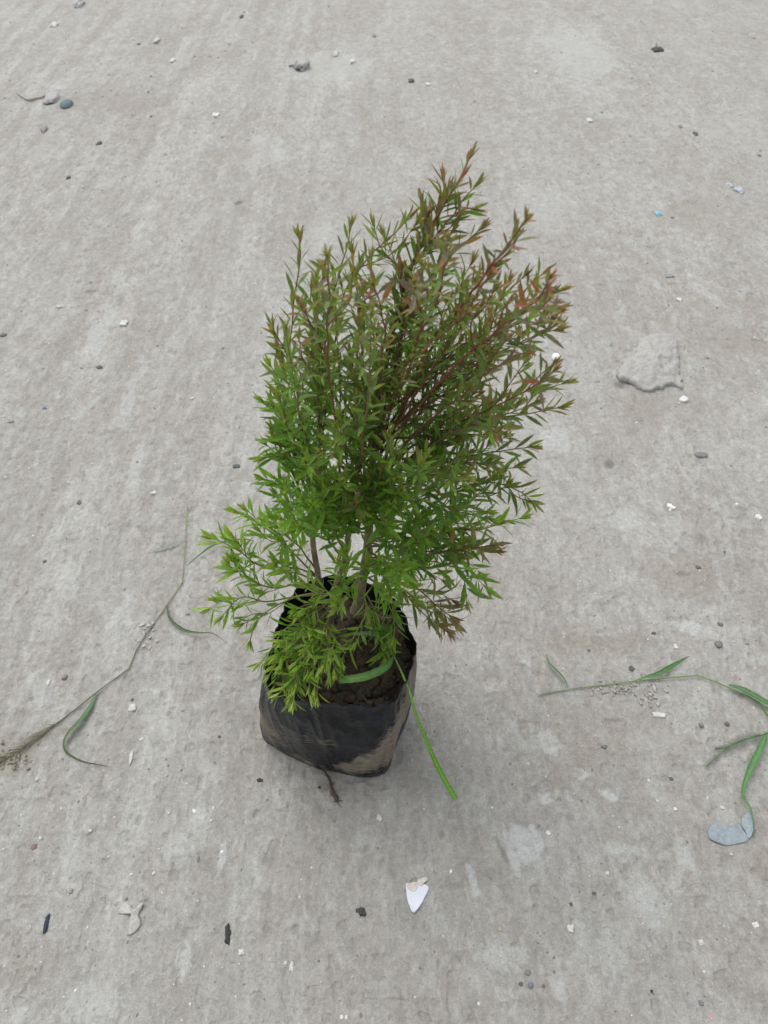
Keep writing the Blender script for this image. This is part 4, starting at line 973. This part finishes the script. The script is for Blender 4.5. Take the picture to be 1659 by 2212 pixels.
 ('pebble', 1565, 1193, 8, 7, (.15, .15, .14), 'dark grain near the right edge above the grey pebble', 'pebble', {}),
 ('pebble', 1586, 1386, 8, 5, (.5, .5, .49), 'pale grain between two dark pebbles at the right', 'pebble', {}),
 ('pebble', 1450, 1683, 11, 8, (.12, .14, .13), 'greenish dark pebble in open ground between shard and seed head', 'pebble', {}),
 ('crumb', 1306, 1613, 14, 8, (.19, .18, .16), 'curved brown crumb below the grass stalk', 'crumb', dict(rough=.8)),
 ('pebble', 1514, 1568, 13, 12, (.20, .21, .205), 'grey green pebble above the seed head', 'pebble', {}),
 ('pebble', 1570, 1565, 12, 11, (.13, .13, .125), 'black pebble above the seed head', 'pebble', {}),
 ('pebble', 1560, 1745, 12, 7, (.56, .55, .52), 'pale flat grain left of the bent grass leaf', 'pebble', {}),
 ('chip', 1200, 774, 19, 15, (.80, .82, .82), 'shiny white bead like pebble beside the right foliage', 'pebble', dict(rough=.05, flat=1.0, mat=M_SHELL)),
 ('chip', 80, 1660 + 24, 10, 8, (.5, .49, .47), 'pale chip below the stalk roots', 'chip', {}),
]
seen = set()
for nm, u, v, w, h, col, lab, cat, kw in PB:
    pebble(nm, u, v, w, h, tuple(col), lab, cat, **kw)
# twig by the teal stone
mb = MB(); Q = resample(catmull([on_ground(u, v, .006) for u, v in [(38, 203), (50, 212), (62, 219), (78, 214), (92, 213), (100, 208)]], 6), .01)
tube(mb, Q, [.004] * len(Q), (.40, .38, .32), 6)
tag(mb.build('twig', M_BARK), 'dry dusty twig left of the teal stone', 'twig')
# dusty debris caught on the two stalks
def debris(name, cx, cy, sx, sy, cnt, col, label, seed):
    r_ = random.Random(seed); mb = MB(); c = at_z(cx, cy)
    for k in range(cnt):
        p = on_ground(cx + r_.gauss(0, sx), cy + r_.gauss(0, sy), .001); s = r_.uniform(.0009, .0036)
        add_rock(mb, p, (s * r_.uniform(.6, 1.3), s * r_.uniform(.6, 1), s * .5), r_.random() * 6, tuple(Vector(col) * r_.uniform(.7, 1.1)), 2, k, 1.1, .3)
    o = mb.build(name, M_STONE, None, c); o.location = c; tag(o, label, 'debris', kind='stuff')
debris('debris', 1345, 1488, 45, 9, 60, (.40, .385, .35), 'dusty crumbs of dry soil caught under the right grass stalk', 3)
debris('debris', 1405, 1508, 12, 12, 24, (.42, .41, .38), 'pale crumbs in a heap below the right grass stalk', 13)
debris('debris', 318, 1368, 9, 14, 26, (.55, .54, .51), 'white crumbs stuck on the left grass stalk', 4)
debris('debris', 18, 1640, 22, 12, 70, (.27, .25, .20), 'brown soil crumbs around the roots of the left stalk', 5)
slab('clay_flake', px([(515, 606), (524, 580), (540, 562), (556, 562), (572, 588), (588, 592), (606, 566), (623, 562), (618, 580), (604, 604), (600, 630), (614, 648), (598, 676), (578, 694), (552, 702), (562, 676), (582, 652), (584, 614), (566, 602), (545, 606), (528, 612)], 0, 1670, .5),
     .0024, (.43, .42, .395), 'crumpled pale clay flake shaped like a hook in the lower left', 'flake', bumpy=.0028, lift=.0002)

# fine grit over the whole ground
def grit():
    r_ = random.Random(9); mb = MB()
    vs0, fs0 = ico(1)
    for k in range(13000):
        v = 2212 * (1 - r_.random() ** .75) if r_.random() < .35 else r_.uniform(0, 2212); u = r_.uniform(-20, 1680)
        p = on_ground(u, v)
        d = float(vnoise(np.array([p.x * 3.0]), np.array([p.y * 3.0]), 66)[0])
        edge = abs(u - 830) / 830
        if r_.random() > .35 + .5 * d + .45 * edge: continue
        s = .00045 + .0014 * r_.random() ** 4
        s *= (1 + .55 * max(0, p.y - .8)); 
        if r_.random() < .03: s *= 1.7
        c = r_.random()
        col = (.60, .60, .58) if c < .14 else ((.20, .195, .185) if c < .40 else tuple(Vector((.40, .385, .36)) * r_.uniform(.7, 1.15)))
        add_rock(mb, p + Vector((0, 0, s * .2)), (s * r_.uniform(.8, 1.5), s * r_.uniform(.8, 1.5), s * .6), r_.random() * 6, col, 1, k, .5)
    tag(mb.build('grit', M_STONE, smooth=False), 'fine pale and dark grit scattered over the dusty ground', 'grit', kind='stuff')
grit()
print('branches', branches)
